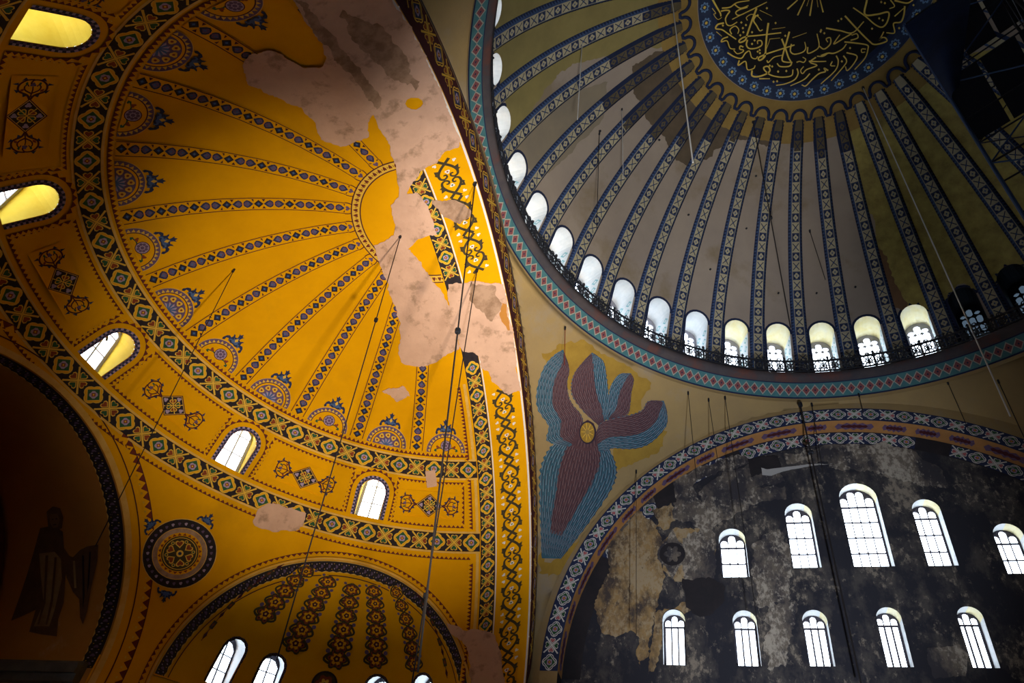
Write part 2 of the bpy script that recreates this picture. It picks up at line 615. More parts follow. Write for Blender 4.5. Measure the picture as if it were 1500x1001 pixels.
def tile_obj(name, tile, fmap, parent, loc=None, rot=None):
    V, T, mi, names = tile
    return ob(name, mesh(name, fmap(V), T, names, mi), parent, loc, rot)


# ================================================================== semi-dome
def semi(az, el, off=0.0):
    """local to the semi-dome's centre"""
    az, el = np.asarray(az) * RAD, np.asarray(el) * RAD
    r = SR - off
    return np.stack([r * np.cos(el) * np.cos(az), r * np.cos(el) * np.sin(az), r * np.sin(el) + 0 * az], -1)


def to_polar(X, c):
    X = A(X) - c
    az = np.arctan2(X[:, 1], X[:, 0])
    el = np.arcsin(np.clip(X[:, 2] / np.linalg.norm(X, axis=1), -1, 1))
    rho = 90 - el / RAD
    return np.stack([rho * np.cos(az), rho * np.sin(az)], 1)


def polar_sphere(R):
    def f(P):
        rho = np.hypot(P[:, 0], P[:, 1])
        az = np.arctan2(P[:, 1], P[:, 0])
        el = (90 - rho) * RAD
        return np.stack([R * np.cos(el) * np.cos(az), R * np.cos(el) * np.sin(az), R * np.sin(el)], 1)
    return f


def arch_outline(w, h, n=10, z0=0.0):
    """round-headed opening, w wide and h high, base at z0"""
    t = np.linspace(0, math.pi, n)
    return np.concatenate([[(-w / 2, z0), (w / 2, z0)], np.stack([w / 2 * np.cos(t), z0 + h - w / 2 + w / 2 * np.sin(t)], 1)])


def tangent(el0, R=SR, az0=0.0):
    """metres beside / above a point of a vault -> azimuth, elevation"""
    def f(P):
        el = el0 + P[:, 1] / R / RAD
        az = az0 + P[:, 0] / (R * np.cos(el * RAD)) / RAD
        return az, el
    return f


def apse_curve(d=0.0, n=36, lo=-4.0):
    t = np.linspace(math.pi, 0, n)
    yz = np.stack([APY + (APR + d) * np.cos(t), APZ + (APR + d) * np.sin(t)], 1)
    yz = np.concatenate([[(APY - APR - d, lo + APZ)], yz, [(APY + APR + d, lo + APZ)]])
    return yz


def on_semi_yz(yz, off=0.0):
    x = np.sqrt(np.maximum((SR - off) ** 2 - yz[:, 0] ** 2 - (yz[:, 1] - SC[2]) ** 2, 0))
    return np.stack([SC[0] + x, yz[:, 0], yz[:, 1]], 1)


def ex_ring(t, beta, R=SR, c=SC, sgn=1):
    """circle about the exedra axis on a sphere, beta = angle from that axis"""
    a = sgn * EXA * RAD
    u, v, w = A([math.cos(a), math.sin(a), 0]), A([-math.sin(a), math.cos(a), 0]), A([0, 0, 1.0])
    t, beta = np.asarray(t)[..., None], np.asarray(beta)[..., None] * RAD
    return c + R * (np.cos(beta) * u + np.sin(beta) * (np.cos(t) * v + np.sin(t) * w))


EX_B = math.asin(EX_H / SR) / RAD
semi_root_shapes = []
tt = np.linspace(-math.pi / 2, math.pi / 2, 61)
_dy = np.linspace(90, -90, 97)[1:-1]
semi_root_shapes.append((np.concatenate([np.stack([90 * np.cos(tt), 90 * np.sin(tt)], 1), np.stack([0 * _dy, _dy], 1)]), 'yellow'))
semi_root_shapes.append((to_polar(on_semi_yz(apse_curve()), SC), None))
for sg in (1, -1):
    c = ex_ring(np.concatenate([[-.25], np.linspace(-.02, math.pi + .02, 60), [math.pi + .25]]), np.full(62, EX_B), sgn=sg)
    semi_root_shapes.append((to_polar(c, SC), None))
SW_AZ = [63.5, 31.5, -1.2, -33.8, -64.8]
SW_W, SW_H, SW_E = 1.20, 1.82, 33.8
for az0 in SW_AZ:
    az, el = tangent(SW_E, SR, az0)(arch_outline(SW_W, SW_H))
    semi_root_shapes.append((to_polar(semi(az, el), A([0, 0, 0])), None))
semi_dome = painted('semi_dome_ceiling', semi_root_shapes, polar_sphere(SR), None, 2.5, loc=SC)
tag(semi_dome, 'large ochre yellow half dome with radiating painted ribs', 'semi dome', kind='structure')

UB0, UB1, LB0, LB1 = 42.75, 45.75, 29.6, 32.75


def band_map(e0, e1, off):
    def f(a0, a1):
        def g(P):
            return semi(a0 + (a1 - a0) * P[:, 0], e0 + (e1 - e0) * P[:, 1], off)
        return g
    return f


def semi_band(name, e0, e1, n):
    root = ribbon(name, 'black', 60, band_map(e0, e1, .012)(-90, 90), semi_dome)
    st = 180 / n
    meshes = []
    for tl in (TD, TH):
        V, T, mi, names = tl
        meshes.append(mesh('band_tile', band_map(e0, e1, .022)(-st / 2, st / 2)(V), T, names, mi))
    for k in range(n):
        ob('band_tile', meshes[k % 2], root, None, (0, 0, (-90 + st * (k + .5)) * RAD))
    return root


semi_band('painted_band', UB0, UB1, 40)
semi_band('painted_band', LB0, LB1, 48)
for e0, e1 in ((UB1 + .05, UB1 + .38), (UB0 - .36, UB0 - .05), (LB1 + .05, LB1 + .36), (LB0 - .36, LB0 - .05)):
    ribbon('pale_edge_line', 'cream', 60, band_map(e0, e1, .018)(-90, 90), semi_dome)
strip('triangle_border', TRI, 150, band_map(UB1 + .75, UB1 + 1.55, .02)(-88, 88), semi_dome)
strip('triangle_border', TRI, 190, band_map(LB0 - 1.45, LB0 - .8, .02)(-88, 88), semi_dome)

# ---- ribs of the half dome
def rib_tile():
    """one repeat: diamond, then a pair of leaves; u 0..1 along, v 0..1 across"""
    s = [(SQ, 'yellow'), (A([(0, 0.02), (1, .02), (1, .075), (0, .075)]), 'maroon'), (A([(0, .925), (1, .925), (1, .98), (0, .98)]), 'maroon')]
    s.append((A([(.0, .5), (.155, .2), (.31, .5), (.155, .8)]), 'black'))
    s.append((A([(.06, .5), (.155, .31), (.25, .5), (.155, .69)]), 'navy'))
    s.append((A([(.11, .5), (.155, .41), (.20, .5), (.155, .59)]), 'blue'))
    for sg in (1, -1):
        c = .655
        leaf = [(c + sg * .0, .5), (c + sg * .05, .70), (c + sg * .13, .80), (c + sg * .22, .72), (c + sg * .335, .5), (c + sg * .22, .28), (c + sg * .13, .20), (c + sg * .05, .30)]
        s.append((A(leaf), 'navy'))
        inner = [(c + sg * .04, .5), (c + sg * .09, .66), (c + sg * .15, .70), (c + sg * .25, .5), (c + sg * .15, .30), (c + sg * .09, .34)]
        s.append((A(inner), 'purple'))
        s.append((A([(c + sg * .12, .5), (c + sg * .16, .58), (c + sg * .21, .5), (c + sg * .16, .42)]), 'blue'))
    s.append((circle(.655, .5, .03, 6, .07), 'orange'))
    for c in (.32, .99):
        for v0, v1 in ((.13, .33), (.87, .67)):
            s.append((A([(c - .06, v0), (c + .055, v0), (c, v1)]), 'maroon'))
    return s


RT_ = paint(rib_tile())
RIB_E0, RIB_E1 = 47.4, 78.0


def rib_map(P):
    el = RIB_E0 + (RIB_E1 - RIB_E0) * P[:, 0]
    w = .66 - .12 * P[:, 0]
    az = (P[:, 1] - .5) * w / (SR * np.cos(el * RAD)) / RAD
    return semi(az, el, .024)


_n = 7
V, T, mi, names = RT_
VV = np.concatenate([np.stack([(V[:, 0] + k) / _n, V[:, 1]], 1) for k in range(_n)])
TT = np.concatenate([T + k * len(V) for k in range(_n)])
_, _idx, _inv = np.unique(np.round(VV * A([_n * 4096, 4096])).astype(np.int64), axis=0, return_index=True, return_inverse=True)
rib_mesh = mesh('painted_rib', rib_map(VV[_idx]), _inv.reshape(-1)[TT], names, np.tile(mi, _n))
tip_shapes = [(np.concatenate([[(-.285, -.02), (.285, -.02)], xf(np.stack([np.cos(np.linspace(0, math.pi, 12)), np.sin(np.linspace(0, math.pi, 12))], 1), .285, sy=.42)]), 'maroon'),
              (np.concatenate([[(-.245, -.02), (.245, -.02)], xf(np.stack([np.cos(np.linspace(0, math.pi, 12)), np.sin(np.linspace(0, math.pi, 12))], 1), .245, sy=.37)]), 'yellow'),
              (heart(0, .10, .12, 180), 'purple'), (A([(-.04, .24), (0, .20), (.04, .24), (0, .33)]), 'green')]
V, T, mi, names = paint(tip_shapes)
_az, _el = tangent(RIB_E1)(V)
tip_mesh = mesh('rib_tip', semi(_az, _el, .024), T, names, mi)
for k in range(10):
    a = (4.5 - k) * 180 / 11
    r = ob('painted_rib', rib_mesh, semi_dome, None, (0, 0, a * RAD))
    ob('rib_tip', tip_mesh, r)

# ---- half medallions between the ribs
def crest(s=1.0):
    h = [(0, 1.0), (.07, .86), (.16, .90), (.10, .76), (.07, .62), (.20, .58), (.26, .66), (.36, .70), (.30, .55), (.34, .42), (.47, .46), (.58, .36), (.66, .12), (.60, .02), (.50, .10), (.52, .24), (.40, .30), (.28, .20), (.16, .16), (0, .20)]
    L = [(-x, y) for x, y in h[::-1][1:-1]]
    return A(h + L) * s


def half_ring(r, n=22):
    t = np.linspace(0, math.pi, n)
    return np.stack([r * np.cos(t), r * np.sin(t)], 1)


def medallion(kind):
    s = [(np.concatenate([half_ring(.97, 26)]), 'cream'), (half_ring(.95, 26), 'purple')]
    t = np.linspace(0, math.pi, 16)
    for a in t[:-1] + (t[1] - t[0]) / 2:
        c = A([math.cos(a), math.sin(a)])
        n = A([-c[1], c[0]])
        s.append((A([c * .78 - n * .075, c * .78 + n * .075, c * .91]), 'gold'))
    s.append((half_ring(.77, 24), 'maroon'))
    s.append((half_ring(.74, 24), 'yellow'))
    if kind:
        s.append((half_ring(.66, 22), 'purple'))
        for a in (20, 55, 90, 125, 160):
            c = A([math.cos(a * RAD), math.sin(a * RAD)]) * .50
            s.append((lobes(c[0], c[1], .13, 3, .3, 12, a), 'gold'))
            s.append((circle(c[0], c[1], .05, 6), 'rust'))
        s.append((half_ring(.30, 14), 'blue'))
        for a in range(10, 180, 32):
            c = A([math.cos(a * RAD), math.sin(a * RAD)])
            n = A([-c[1], c[0]])
            s.append((A([c * .10, c * .28 + n * .07, c * .36, c * .28 - n * .01]), 'lilac'))
    else:
        s.append((stroke(smoothline([(-.55, .12), (-.30, .22), (0, .14), (.30, .22), (.55, .12)]), .05), 'green'))
        for sg in (-1, 1):
            s.append((heart(sg * .40, .26, .10, sg * 30), 'rust'))
            s.append((heart(sg * .52, .10, .08, sg * 60), 'green'))
        s.append((circle(0, .34, .27, 18), 'maroon'))
        s.append((circle(0, .34, .24, 18), 'lilac'))
        for a in range(0, 360, 45):
            s.append((lobes(.15 * math.cos(a * RAD), .34 + .15 * math.sin(a * RAD), .065, 1, .2, 7), 'purple'))
        s.append((circle(0, .34, .07, 8), 'purple'))
    s.append((xf(crest(.78), 1.0, 0, 0, .86), 'navy'))
    s.append((xf(crest(.42), 1.0, 0, 0, .98), 'blue'))
    s.append((dia(0, 1.24, .075, .11), 'gold'))
    return s


med_mesh = []
for kind in (0, 1):
    V, T, mi, names = paint(medallion(kind))
    _az, _el = tangent(47.35)(V)
    med_mesh.append(mesh('painted_half_medallion', semi(_az, _el, .026), T, names, mi))
for k in range(11):
    ob('painted_half_medallion', med_mesh[k % 2], semi_dome, None, (0, 0, (5 - k) * 180 / 11 * RAD))

# ---- half circle round the crown of the half dome
strip('crown_border', paint([(SQ, 'gold'), (A([(0, 0), (1, 0), (1, .12), (0, .12)]), 'maroon'), (A([(0, .88), (1, .88), (1, 1), (0, 1)]), 'maroon'),
                             (heart(.5, .5, .32, 0), 'red'), (circle(0, .5, .12, 6), 'maroon')]), 34, band_map(78.85, 80.35, .026)(-90, 90), semi_dome)

# ---- framed panels between the windows
def frame_panel(a0, a1, e0, e1, parent):
    """triangle border round a panel of the window zone"""
    f = lambda u0, u1, v0, v1: (lambda P: semi(u0 + (u1 - u0) * P[:, 0], v0 + (v1 - v0) * P[:, 1], .02))
    w = (a1 - a0)
    d, db = .62, .62 / math.cos(37 * RAD)
    r = strip('triangle_border', TRI, max(4, int(w * 1.05)), f(a0, a1, e1, e1 - d), parent)
    strip('triangle_border', TRI, max(4, int(w * 1.05)), f(a0, a1, e0, e0 + d), r)
    g = lambda u0, u1: (lambda P: semi(u0 + (u1 - u0) * P[:, 1], e0 + d + (e1 - e0 - 2 * d) * P[:, 0], .02))
    strip('triangle_border', TRI, 8, g(a0, a0 + db), r)
    strip('triangle_border', TRI, 8, g(a1, a1 - db), r)
    return r


def scrollwork(sg):
    """leafy scroll beside a lozenge, grows along +x * sg"""
    s = []
    P = lambda pts: A([(sg * x, y) for x, y in pts])
    s.append((stroke(smoothline(P([(.62, 0), (.80, .10), (.95, .34), (1.18, .36), (1.36, .20), (1.38, .0), (1.24, -.06), (1.16, .06)]), 4), .07, .04), 'maroon'))
    s.append((stroke(smoothline(P([(.62, 0), (.80, -.10), (.95, -.34), (1.18, -.36), (1.36, -.20), (1.40, .0)]), 4), .07, .05), 'maroon'))
    for x, y, a in ((.92, .36, 40), (1.22, .40, 0), (1.42, .22, -40), (.92, -.36, 140), (1.22, -.40, 180), (1.42, -.22, 220), (.76, .16, 60), (.76, -.16, 120)):
        s.append((xf(A([(-.05, -.02), (0, .13), (.05, -.02)]), 1.1, -sg * a, sg * x, y), 'navy'))
    s.append((stroke(P([(.72, 0), (1.0, .02), (1.14, 0)]), .045, .03), 'maroon'))
    for y in (.19, -.19):
        s.append((stroke(smoothline(P([(.86, 0), (.98, y * .9), (1.12, y * 1.1), (1.20, y * .75), (1.13, y * .55)]), 4), .05, .03), 'maroon'))
        s.append((xf(A([(-.05, 0), (0, .10), (.05, 0), (0, -.07)]), 1.0, -sg * 50, sg * .98, y * 1.35), 'rust'))
        s.append((xf(A([(-.04, 0), (0, .10), (.04, 0), (0, -.06)]), 1.0, sg * 90, sg * 1.25, y * .9), 'green'))
    s.append((lobes(sg * 1.20, 0, .09, 3, .45, 12, 0 if sg > 0 else math.pi), 'purple'))
    return s


def lozenge():
    s = [(A([(-1.56, -.62), (1.56, -.62), (1.56, .62), (-1.56, .62)]), 'yellow')]
    s += scrollwork(1) + scrollwork(-1)
    s += [(dia(0, 0, .66, .56), 'maroon'), (dia(0, 0, .61, .515), 'cream'), (dia(0, 0, .58, .49), 'black')]
    for x, y in ((0, .34), (0, -.34), (.40, 0), (-.40, 0)):
        s.append((lobes(x, y, .10, 3, .4, 12), 'lilac'))
    for a in (45, 135, 225, 315):
        c = .17
        s.append((heart(c * math.cos(a * RAD), c * math.sin(a * RAD), .155, a - 90), 'gold'))
        s.append((heart(c * math.cos(a * RAD), c * math.sin(a * RAD), .11, a - 90), 'rust' if a % 180 == 45 else 'green'))
    s.append((stroke([(-.3, -.26), (.3, .26)], .035), 'gold'))
    s.append((stroke([(-.3, .26), (.3, -.26)], .035), 'gold'))
    return s


V, T, mi, names = paint(lozenge(), .25)
_az, _el = tangent(37.55)(V)
loz_mesh = mesh('painted_lozenge', semi(_az, _el, .012), T, names, mi)
edges = [82.5] + SW_AZ + [-86.5]
for i in range(6):
    a0 = edges[i] - (5.2 if 0 < i < 6 else 0)
    a1 = edges[i + 1] + (5.2 if i < 5 else 0)
    fr = frame_panel(a1, a0, LB1 + 1.0, UB0 - .8, semi_dome)
    ob('painted_lozenge', loz_mesh, fr, None, (0, 0, (a0 + a1) / 2 * RAD))

# ---- crown roundel on the spandrel
def roundel_shapes(R):
    s = [(circle(0, 0, R, 40), 'cream'), (circle(0, 0, R * .98, 40), 'black')]
    for a in range(0, 360, 12):
        s.append((xf(lobes(0, 0, .075, 3, .4, 8), 1, 0, R * .85 * math.cos(a * RAD), R * .85 * math.sin(a * RAD)), 'purple' if a % 24 else 'lilac'))
    s.append((circle(0, 0, R * .74, 36), 'cream'))
    s.append((circle(0, 0, R * .72, 36), 'plaster_dirty'))
    s.append((circle(0, 0, R * .60, 36), 'yellow'))
    for a in range(0, 360, 15):
        s.append((xf(A([(-.085, 0), (.085, 0), (0, .11)]), 1, a - 90, R * .515 * math.cos(a * RAD), R * .515 * math.sin(a * RAD)), 'rust'))
    s.append((circle(0, 0, R * .50, 30), 'olive'))
    s.append((circle(0, 0, R * .46, 30), 'gold'))
    s.append((circle(0, 0, R * .44, 30), 'olive'))
    for a in range(0, 360, 60):
        s.append((heart(R * .28 * math.cos(a * RAD), R * .28 * math.sin(a * RAD), .20, a - 90), 'gold'))
        s.append((heart(R * .28 * math.cos(a * RAD), R * .28 * math.sin(a * RAD), .14, a - 90), 'rust'))
        b = a + 30
        s.append((circle(R * .36 * math.cos(b * RAD), R * .36 * math.sin(b * RAD), .075, 8), 'gold'))
        s.append((circle(R * .36 * math.cos(b * RAD), R * .36 * math.sin(b * RAD), .045, 8), 'green'))
    s.append((circle(0, 0, R * .10, 10), 'gold'))
    s.append((circle(0, 0, R * .05, 8), 'navy'))
    return s


RAZ, REL, RR = -34.6, 18.0, 1.50
V, T, mi, names = paint(roundel_shapes(RR))
_az, _el = tangent(REL, SR, RAZ)(V)
roundel = ob('painted_roundel', mesh('painted_roundel', semi(_az, _el, .024), T, names, mi), None, SC)
tag(roundel, 'round floral medallion with a black ring painted on the yellow spandrel', 'medallion')
for a, d in ((100, 1.50), (18, 1.50), (-100, 1.50)):
    V, T, mi, names = paint([(xf(crest(.62), 1, a - 90, d * math.cos(a * RAD), d * math.sin(a * RAD)), 'navy'), (xf(crest(.34), 1, a - 90, (d + .1) * math.cos(a * RAD), (d + .1) * math.sin(a * RAD)), 'blue')])
    _az, _el = tangent(REL, SR, RAZ)(V)
    ob('crest', mesh('crest', semi(_az, _el, .026), T, names, mi), roundel)


# ---- arch borders: exedra and apse
def ex_map(b0, b1, off, t0=-.1, t1=math.pi + .1, sgn=1):
    def f(P):
        return ex_ring(t0 + (t1 - t0) * P[:, 0], b0 + (b1 - b0) * P[:, 1], SR - off, A([0, 0, 0]), sgn)
    return f


for sg in (1, -1):
    strip('triangle_border', TRI, 90, ex_map(EX_B + 1.5, EX_B + .85, .02, sgn=sg), semi_dome)
    ribbon('pale_edge_line', 'maroon', 60, ex_map(EX_B + .62, EX_B + .52, .02, sgn=sg), semi_dome)
    ribbon('pale_edge_line', 'cream', 60, ex_map(EX_B + .36, EX_B + .02, .02, sgn=sg), semi_dome)


def ap_map(d0, d1, off):
    def f(P):
        t = math.pi + .12 - (math.pi + .24) * P[:, 0]
        d = d0 + (d1 - d0) * P[:, 1]
        yz = np.stack([APY + (APR + d) * np.cos(t), APZ + (APR + d) * np.sin(t)], 1)
        return on_semi_yz(yz, off) - SC
    return f


strip('triangle_border', TRI, 70, ap_map(.95, .68, .02), semi_dome)
ribbon('pale_edge_line', 'maroon', 60, ap_map(.50, .46, .02), semi_dome)
ribbon('pale_edge_line', 'cream', 60, ap_map(.22, .02, .02), semi_dome)


# ================================================================== windows
def plate(outer, lights, depth, fmap, name, m, parent):
    """a window frame: plate with openings, given real thickness"""
    V, T, mi, names = paint([(outer, m)] + [(l, None) for l in lights])
    n = len(V)
    V3 = np.concatenate([fmap(V, 0.0), fmap(V, depth)])
    F = [tuple(t) for t in T] + [tuple(t + n)[::-1] for t in T]
    cnt = {}
    for t in T:
        for a, b in ((t[0], t[1]), (t[1], t[2]), (t[2], t[0])):
            cnt[(a, b)] = 1
    for (a, b) in cnt:
        if (b, a) not in cnt:
            F.append((b, a, a + n, b + n))
    return ob(name, mesh(name, V3, F, [m], None, False), parent)


def pane(poly, fmap, name, m, parent, d=.03):
    V, T, mi, names = paint([(poly, m)])
    return ob(name, mesh(name, fmap(V, d), T, names, mi, False), parent)


def reveal(poly_in, poly_out, name, mats, parent, mi=None):
    """jambs between two outlines of the same length; mats may alternate per strip"""
    n = len(poly_in)
    V = np.concatenate([poly_in, poly_out])
    F = [(i, (i + 1) % n, n + (i + 1) % n, n + i) for i in range(n)]
    return ob(name, mesh(name, V, F, mats, mi, False), parent)


ORD = ['first', 'second', 'third', 'fourth', 'fifth', 'sixth', 'seventh', 'eighth', 'ninth', 'tenth', 'eleventh', 'twelfth', 'thirteenth', 'fourteenth', 'fifteenth', 'sixteenth', 'seventeenth']
WIN = [0]


def window_root(loc, rotz, label):
    WIN[0] += 1
    w = empty('window_%d' % WIN[0], loc)
    w.rotation_euler = (0, 0, rotz)
    return tag(w, label, 'window', kind='structure')


CHK = paint([(SQ, 'lilac'), (A([(0, 0), (.5, 0), (.5, .5), (0, .5)]), 'navy'), (A([(.5, .5), (1, .5), (1, 1), (.5, 1)]), 'navy'), (A([(.5, 0), (1, 0), (1, .5), (.5, .5)]), 'purple')])


def outline_map(poly, w, el0, off, R=SR):
    """band following an outline (open at its foot), w wide outwards"""
    P = A(poly)[1:]
    P = np.concatenate([P, [poly[0]]])
    d = np.gradient(P, axis=0)
    n = np.stack([d[:, 1], -d[:, 0]], 1)
    n /= np.linalg.norm(n, axis=1)[:, None]
    s = np.concatenate([[0], np.cumsum(np.linalg.norm(np.diff(P, axis=0), axis=1))])
    s /= s[-1]

    def f(Q):
        x = np.stack([np.interp(Q[:, 0], s, P[:, k]) + np.interp(Q[:, 0], s, n[:, k]) * (w[0] + (w[1] - w[0]) * Q[:, 1]) for k in (0, 1)], 1)
        az, el = tangent(el0, R)(x)
        return semi(az, el, off) if R == SR else conch(az, el, off)
    return f


def conch(az, el, off=0.0):
    az, el = np.asarray(az) * RAD, np.asarray(el) * RAD
    r = EXR - off
    return np.stack([r * np.cos(el) * np.cos(az), r * np.cos(el) * np.sin(az), r * np.sin(el) + 0 * az], -1)


SEMI_WIN = ['arched window nearest the dark top left corner of the yellow half dome', 'arched window at the left edge with a bracket, yellow half dome',
            'arched window above the dark apse arch with a slanting rod, yellow half dome', 'arched window above the painted roundel, yellow half dome',
            'arched window nearest the great arch, above the small lower conch']
for i, az0 in enumerate(SW_AZ):
    w = window_root(SC, az0 * RAD, SEMI_WIN[i])
    O = arch_outline(SW_W, SW_H, 12)
    az, el = tangent(SW_E)(O)
    inn = semi(az, el, 0.0)
    xo = SR * math.cos(SW_E * RAD) + .45
    O2 = O * A([1.06, 1.95]) + A([0, -.10])
    out = np.stack([0 * O2[:, 0] + xo, O2[:, 0], inn[0, 2] + O2[:, 1] * .86], 1)
    n = len(O)
    reveal(inn, out, 'reveal', ['reveal_ochre', 'reveal'], w, [1] + [0] * (n - 1))
    strip('checker_border', CHK, 26, outline_map(O, (.02, .20), SW_E, .022), w)
    strip('triangle_border', TRI, 26, outline_map(O, (.42, .58), SW_E, .022), w)
    fm = lambda P, d, zb=inn[0, 2]: np.stack([0 * P[:, 0] + xo + d - .04, P[:, 0], zb + P[:, 1] * .86], 1)
    lights = []
    for c in range(2):
        for rr in range(3):
            x0, x1 = -.52 + c * .53, -.01 + c * .53
            z0, z1 = .10 + rr * 1.15, .10 + rr * 1.15 + 1.11
            if rr < 2:
                lights.append(A([(x0 + .02, z0), (x1 - .02, z0), (x1 - .02, z1), (x0 + .02, z1)]))
            else:
                lights.append(A([(x0 + .02, z0), (x1 - .02, z0), (x1 - .02, z0 + (.52 if c == 0 else .25)), ((x0 + x1) / 2, z0 + .48), (x0 + .02, z0 + (.25 if c == 0 else .52))]))
    plate(O2, lights, .05, fm, 'frame', 'framegrey', w)
    for l in lights:
        pane(l, fm, 'pane', 'glass', w)
    if i < 3:
        b = MB()
        b.tube([fm(A([(.15, 1.5)]), -.5)[0], fm(A([(.15, 2.2)]), -.2)[0]], .045)
        b.obj('rod', ['olive'], w)


# ================================================================== exedra conch
ec_shapes = []
G0 = math.acos((EX_A - EXD) / EXR) / RAD
cc = ex_ring(np.linspace(-.02, math.pi + .02, 60), np.full(60, G0 + .4), EXR, EC)
Lc = (A([[math.cos(-EXA * RAD), -math.sin(-EXA * RAD), 0], [math.sin(-EXA * RAD), math.cos(-EXA * RAD), 0], [0, 0, 1]]) @ (cc - EC).T).T
pol = to_polar(Lc, A([0, 0, 0]))
an = np.linspace(math.atan2(pol[-1][1], pol[-1][0]), math.atan2(pol[0][1], pol[0][0]), 50)
ec_shapes.append((np.concatenate([pol, np.stack([92 * np.cos(an), 92 * np.sin(an)], 1)]), 'yellow'))
EW_AZ = [44.5, 25.5, -21.0, -44.0]
EW_W, EW_H, EW_E = 1.08, 2.15, 7.0
for az0 in EW_AZ:
    az, el = tangent(EW_E, EXR, az0)(arch_outline(EW_W, EW_H))
    ec_shapes.append((to_polar(conch(az, el), A([0, 0, 0])), None))
conch_o = painted('conch_ceiling', ec_shapes, polar_sphere(EXR), None, 2.5, loc=EC, rot=(0, 0, EXA * RAD))
tag(conch_o, 'small yellow conch with lace like painted ribs at the bottom', 'conch', kind='structure')


def conch_ring(g0, g1, off):
    def f(P):
        t = -.02 + (math.pi + .04) * P[:, 0]
        g = (g0 + (g1 - g0) * P[:, 1]) * RAD
        r = EXR - off
        return np.stack([r * np.cos(g), r * np.sin(g) * np.cos(t), r * np.sin(g) * np.sin(t)], 1)
    return f


FLO = paint([(SQ, 'black'), (A([(0, .9), (.5, 1), (1, .9), (1, 1), (0, 1)]), 'cream'), (lobes(.5, .5, .20, 3, .45, 10), 'purple'), (circle(.2, .7, .08, 5), 'lilac'), (circle(.8, .3, .08, 5), 'lilac'),
             (circle(.85, .75, .05, 5), 'gold'), (circle(.15, .25, .05, 5), 'gold')])
strip('floral_band', FLO, 60, conch_ring(G0 - .3, G0 - 6.5, .02), conch_o)
ribbon('pale_edge_line', 'cream', 50, conch_ring(G0, G0 - .5, .026), conch_o)
ribbon('pale_edge_line', 'maroon', 50, conch_ring(G0 - 8.0, G0 - 8.5, .02), conch_o)


def lace(L, W, k):
    s = [(A([(-W * .55, 0), (W * .55, 0), (W * .36, L), (-W * .36, L)]), 'yellow')]
    for j in range(k):
        y = L * (j + .5) / k
        w = W * (1 - .38 * j / k)
        for sg in (-1, 1):
            s.append((stroke(smoothline([(0, y - L / k * .5), (sg * w * .5, y - L / k * .2), (sg * w * .34, y + L / k * .25), (0, y + L / k * .5)], 4), w * .10), 'olive'))
            s.append((circle(sg * w * .42, y + L / k * .42, w * .10, 7), 'purple'))
        s.append((lobes(0, y, w * .46, 6, .38, 30, .3 * j), 'olive'))
        s.append((lobes(0, y, w * .38, 6, .42, 24, .3 * j), 'rust'))
        s.append((lobes(0, y, w * .27, 6, .45, 24, .3 * j), 'yellow'))
        for a in range(0, 360, 60):
            s.append((circle(w * .28 * math.cos(a * RAD), y + w * .28 * math.sin(a * RAD), w * .045, 5), 'maroon'))
        s.append((lobes(0, y, w * .15, 5, .4, 15), 'maroon'))
        s.append((circle(0, y, w * .05, 6), 'gold'))
    return s


for az0, e0, e1, W, k in ((42, 35, 64, 1.15, 5), (20.5, 29, 64, 1.2, 6), (-.5, 27, 63.5, 1.2, 6), (-19.5, 29, 64, 1.15, 6), (-40, 27, 63, .95, 6)):
    L = (e1 - e0) * RAD * EXR
    V, T, mi, names = paint(lace(L, W, k), .3)
    az, el = tangent(e0, EXR)(V)
    ob('lace_rib', mesh('lace_rib', conch(az, el, .035), T, names, mi), conch_o, None, (0, 0, az0 * RAD))
for az0, e0, e1 in ((61, 18, 58), (-59, 22, 58)):
    L = (e1 - e0) * RAD * EXR
    s = [(A([(-.02, 0), (.02, 0), (.02, L), (-.02, L)]), 'rust')]
    for j in range(9):
        y = L * (j + .5) / 9
        if j % 2:
            s += [(A([(-.12, y - .18), (.12, y - .18), (.12, y + .18), (-.12, y + .18)]), 'olive'), (dia(0, y, .07, .11), 'rust')]
        else:
            s.append((dia(0, y, .09, .22), 'maroon'))
    V, T, mi, names = paint(s, .3)
    az, el = tangent(e0, EXR)(V)
    ob('chain_rib', mesh('chain_rib', conch(az, el, .03), T, names, mi), conch_o, None, (0, 0, az0 * RAD))
V, T, mi, names = paint([(circle(0, 0, .62, 24), 'black'), (circle(0, 0, .52, 24), 'olive'), (lobes(0, 0, .45, 6, .3, 30), 'rust'), (lobes(0, 0, .28, 6, .4, 24), 'gold'), (circle(0, 0, .1, 8), 'navy')], .2)
az, el = tangent(19.5, EXR)(V)
ob('painted_disc', mesh('painted_disc', conch(az, el, .02), T, names, mi), conch_o, None, (0, 0, 2 * RAD))

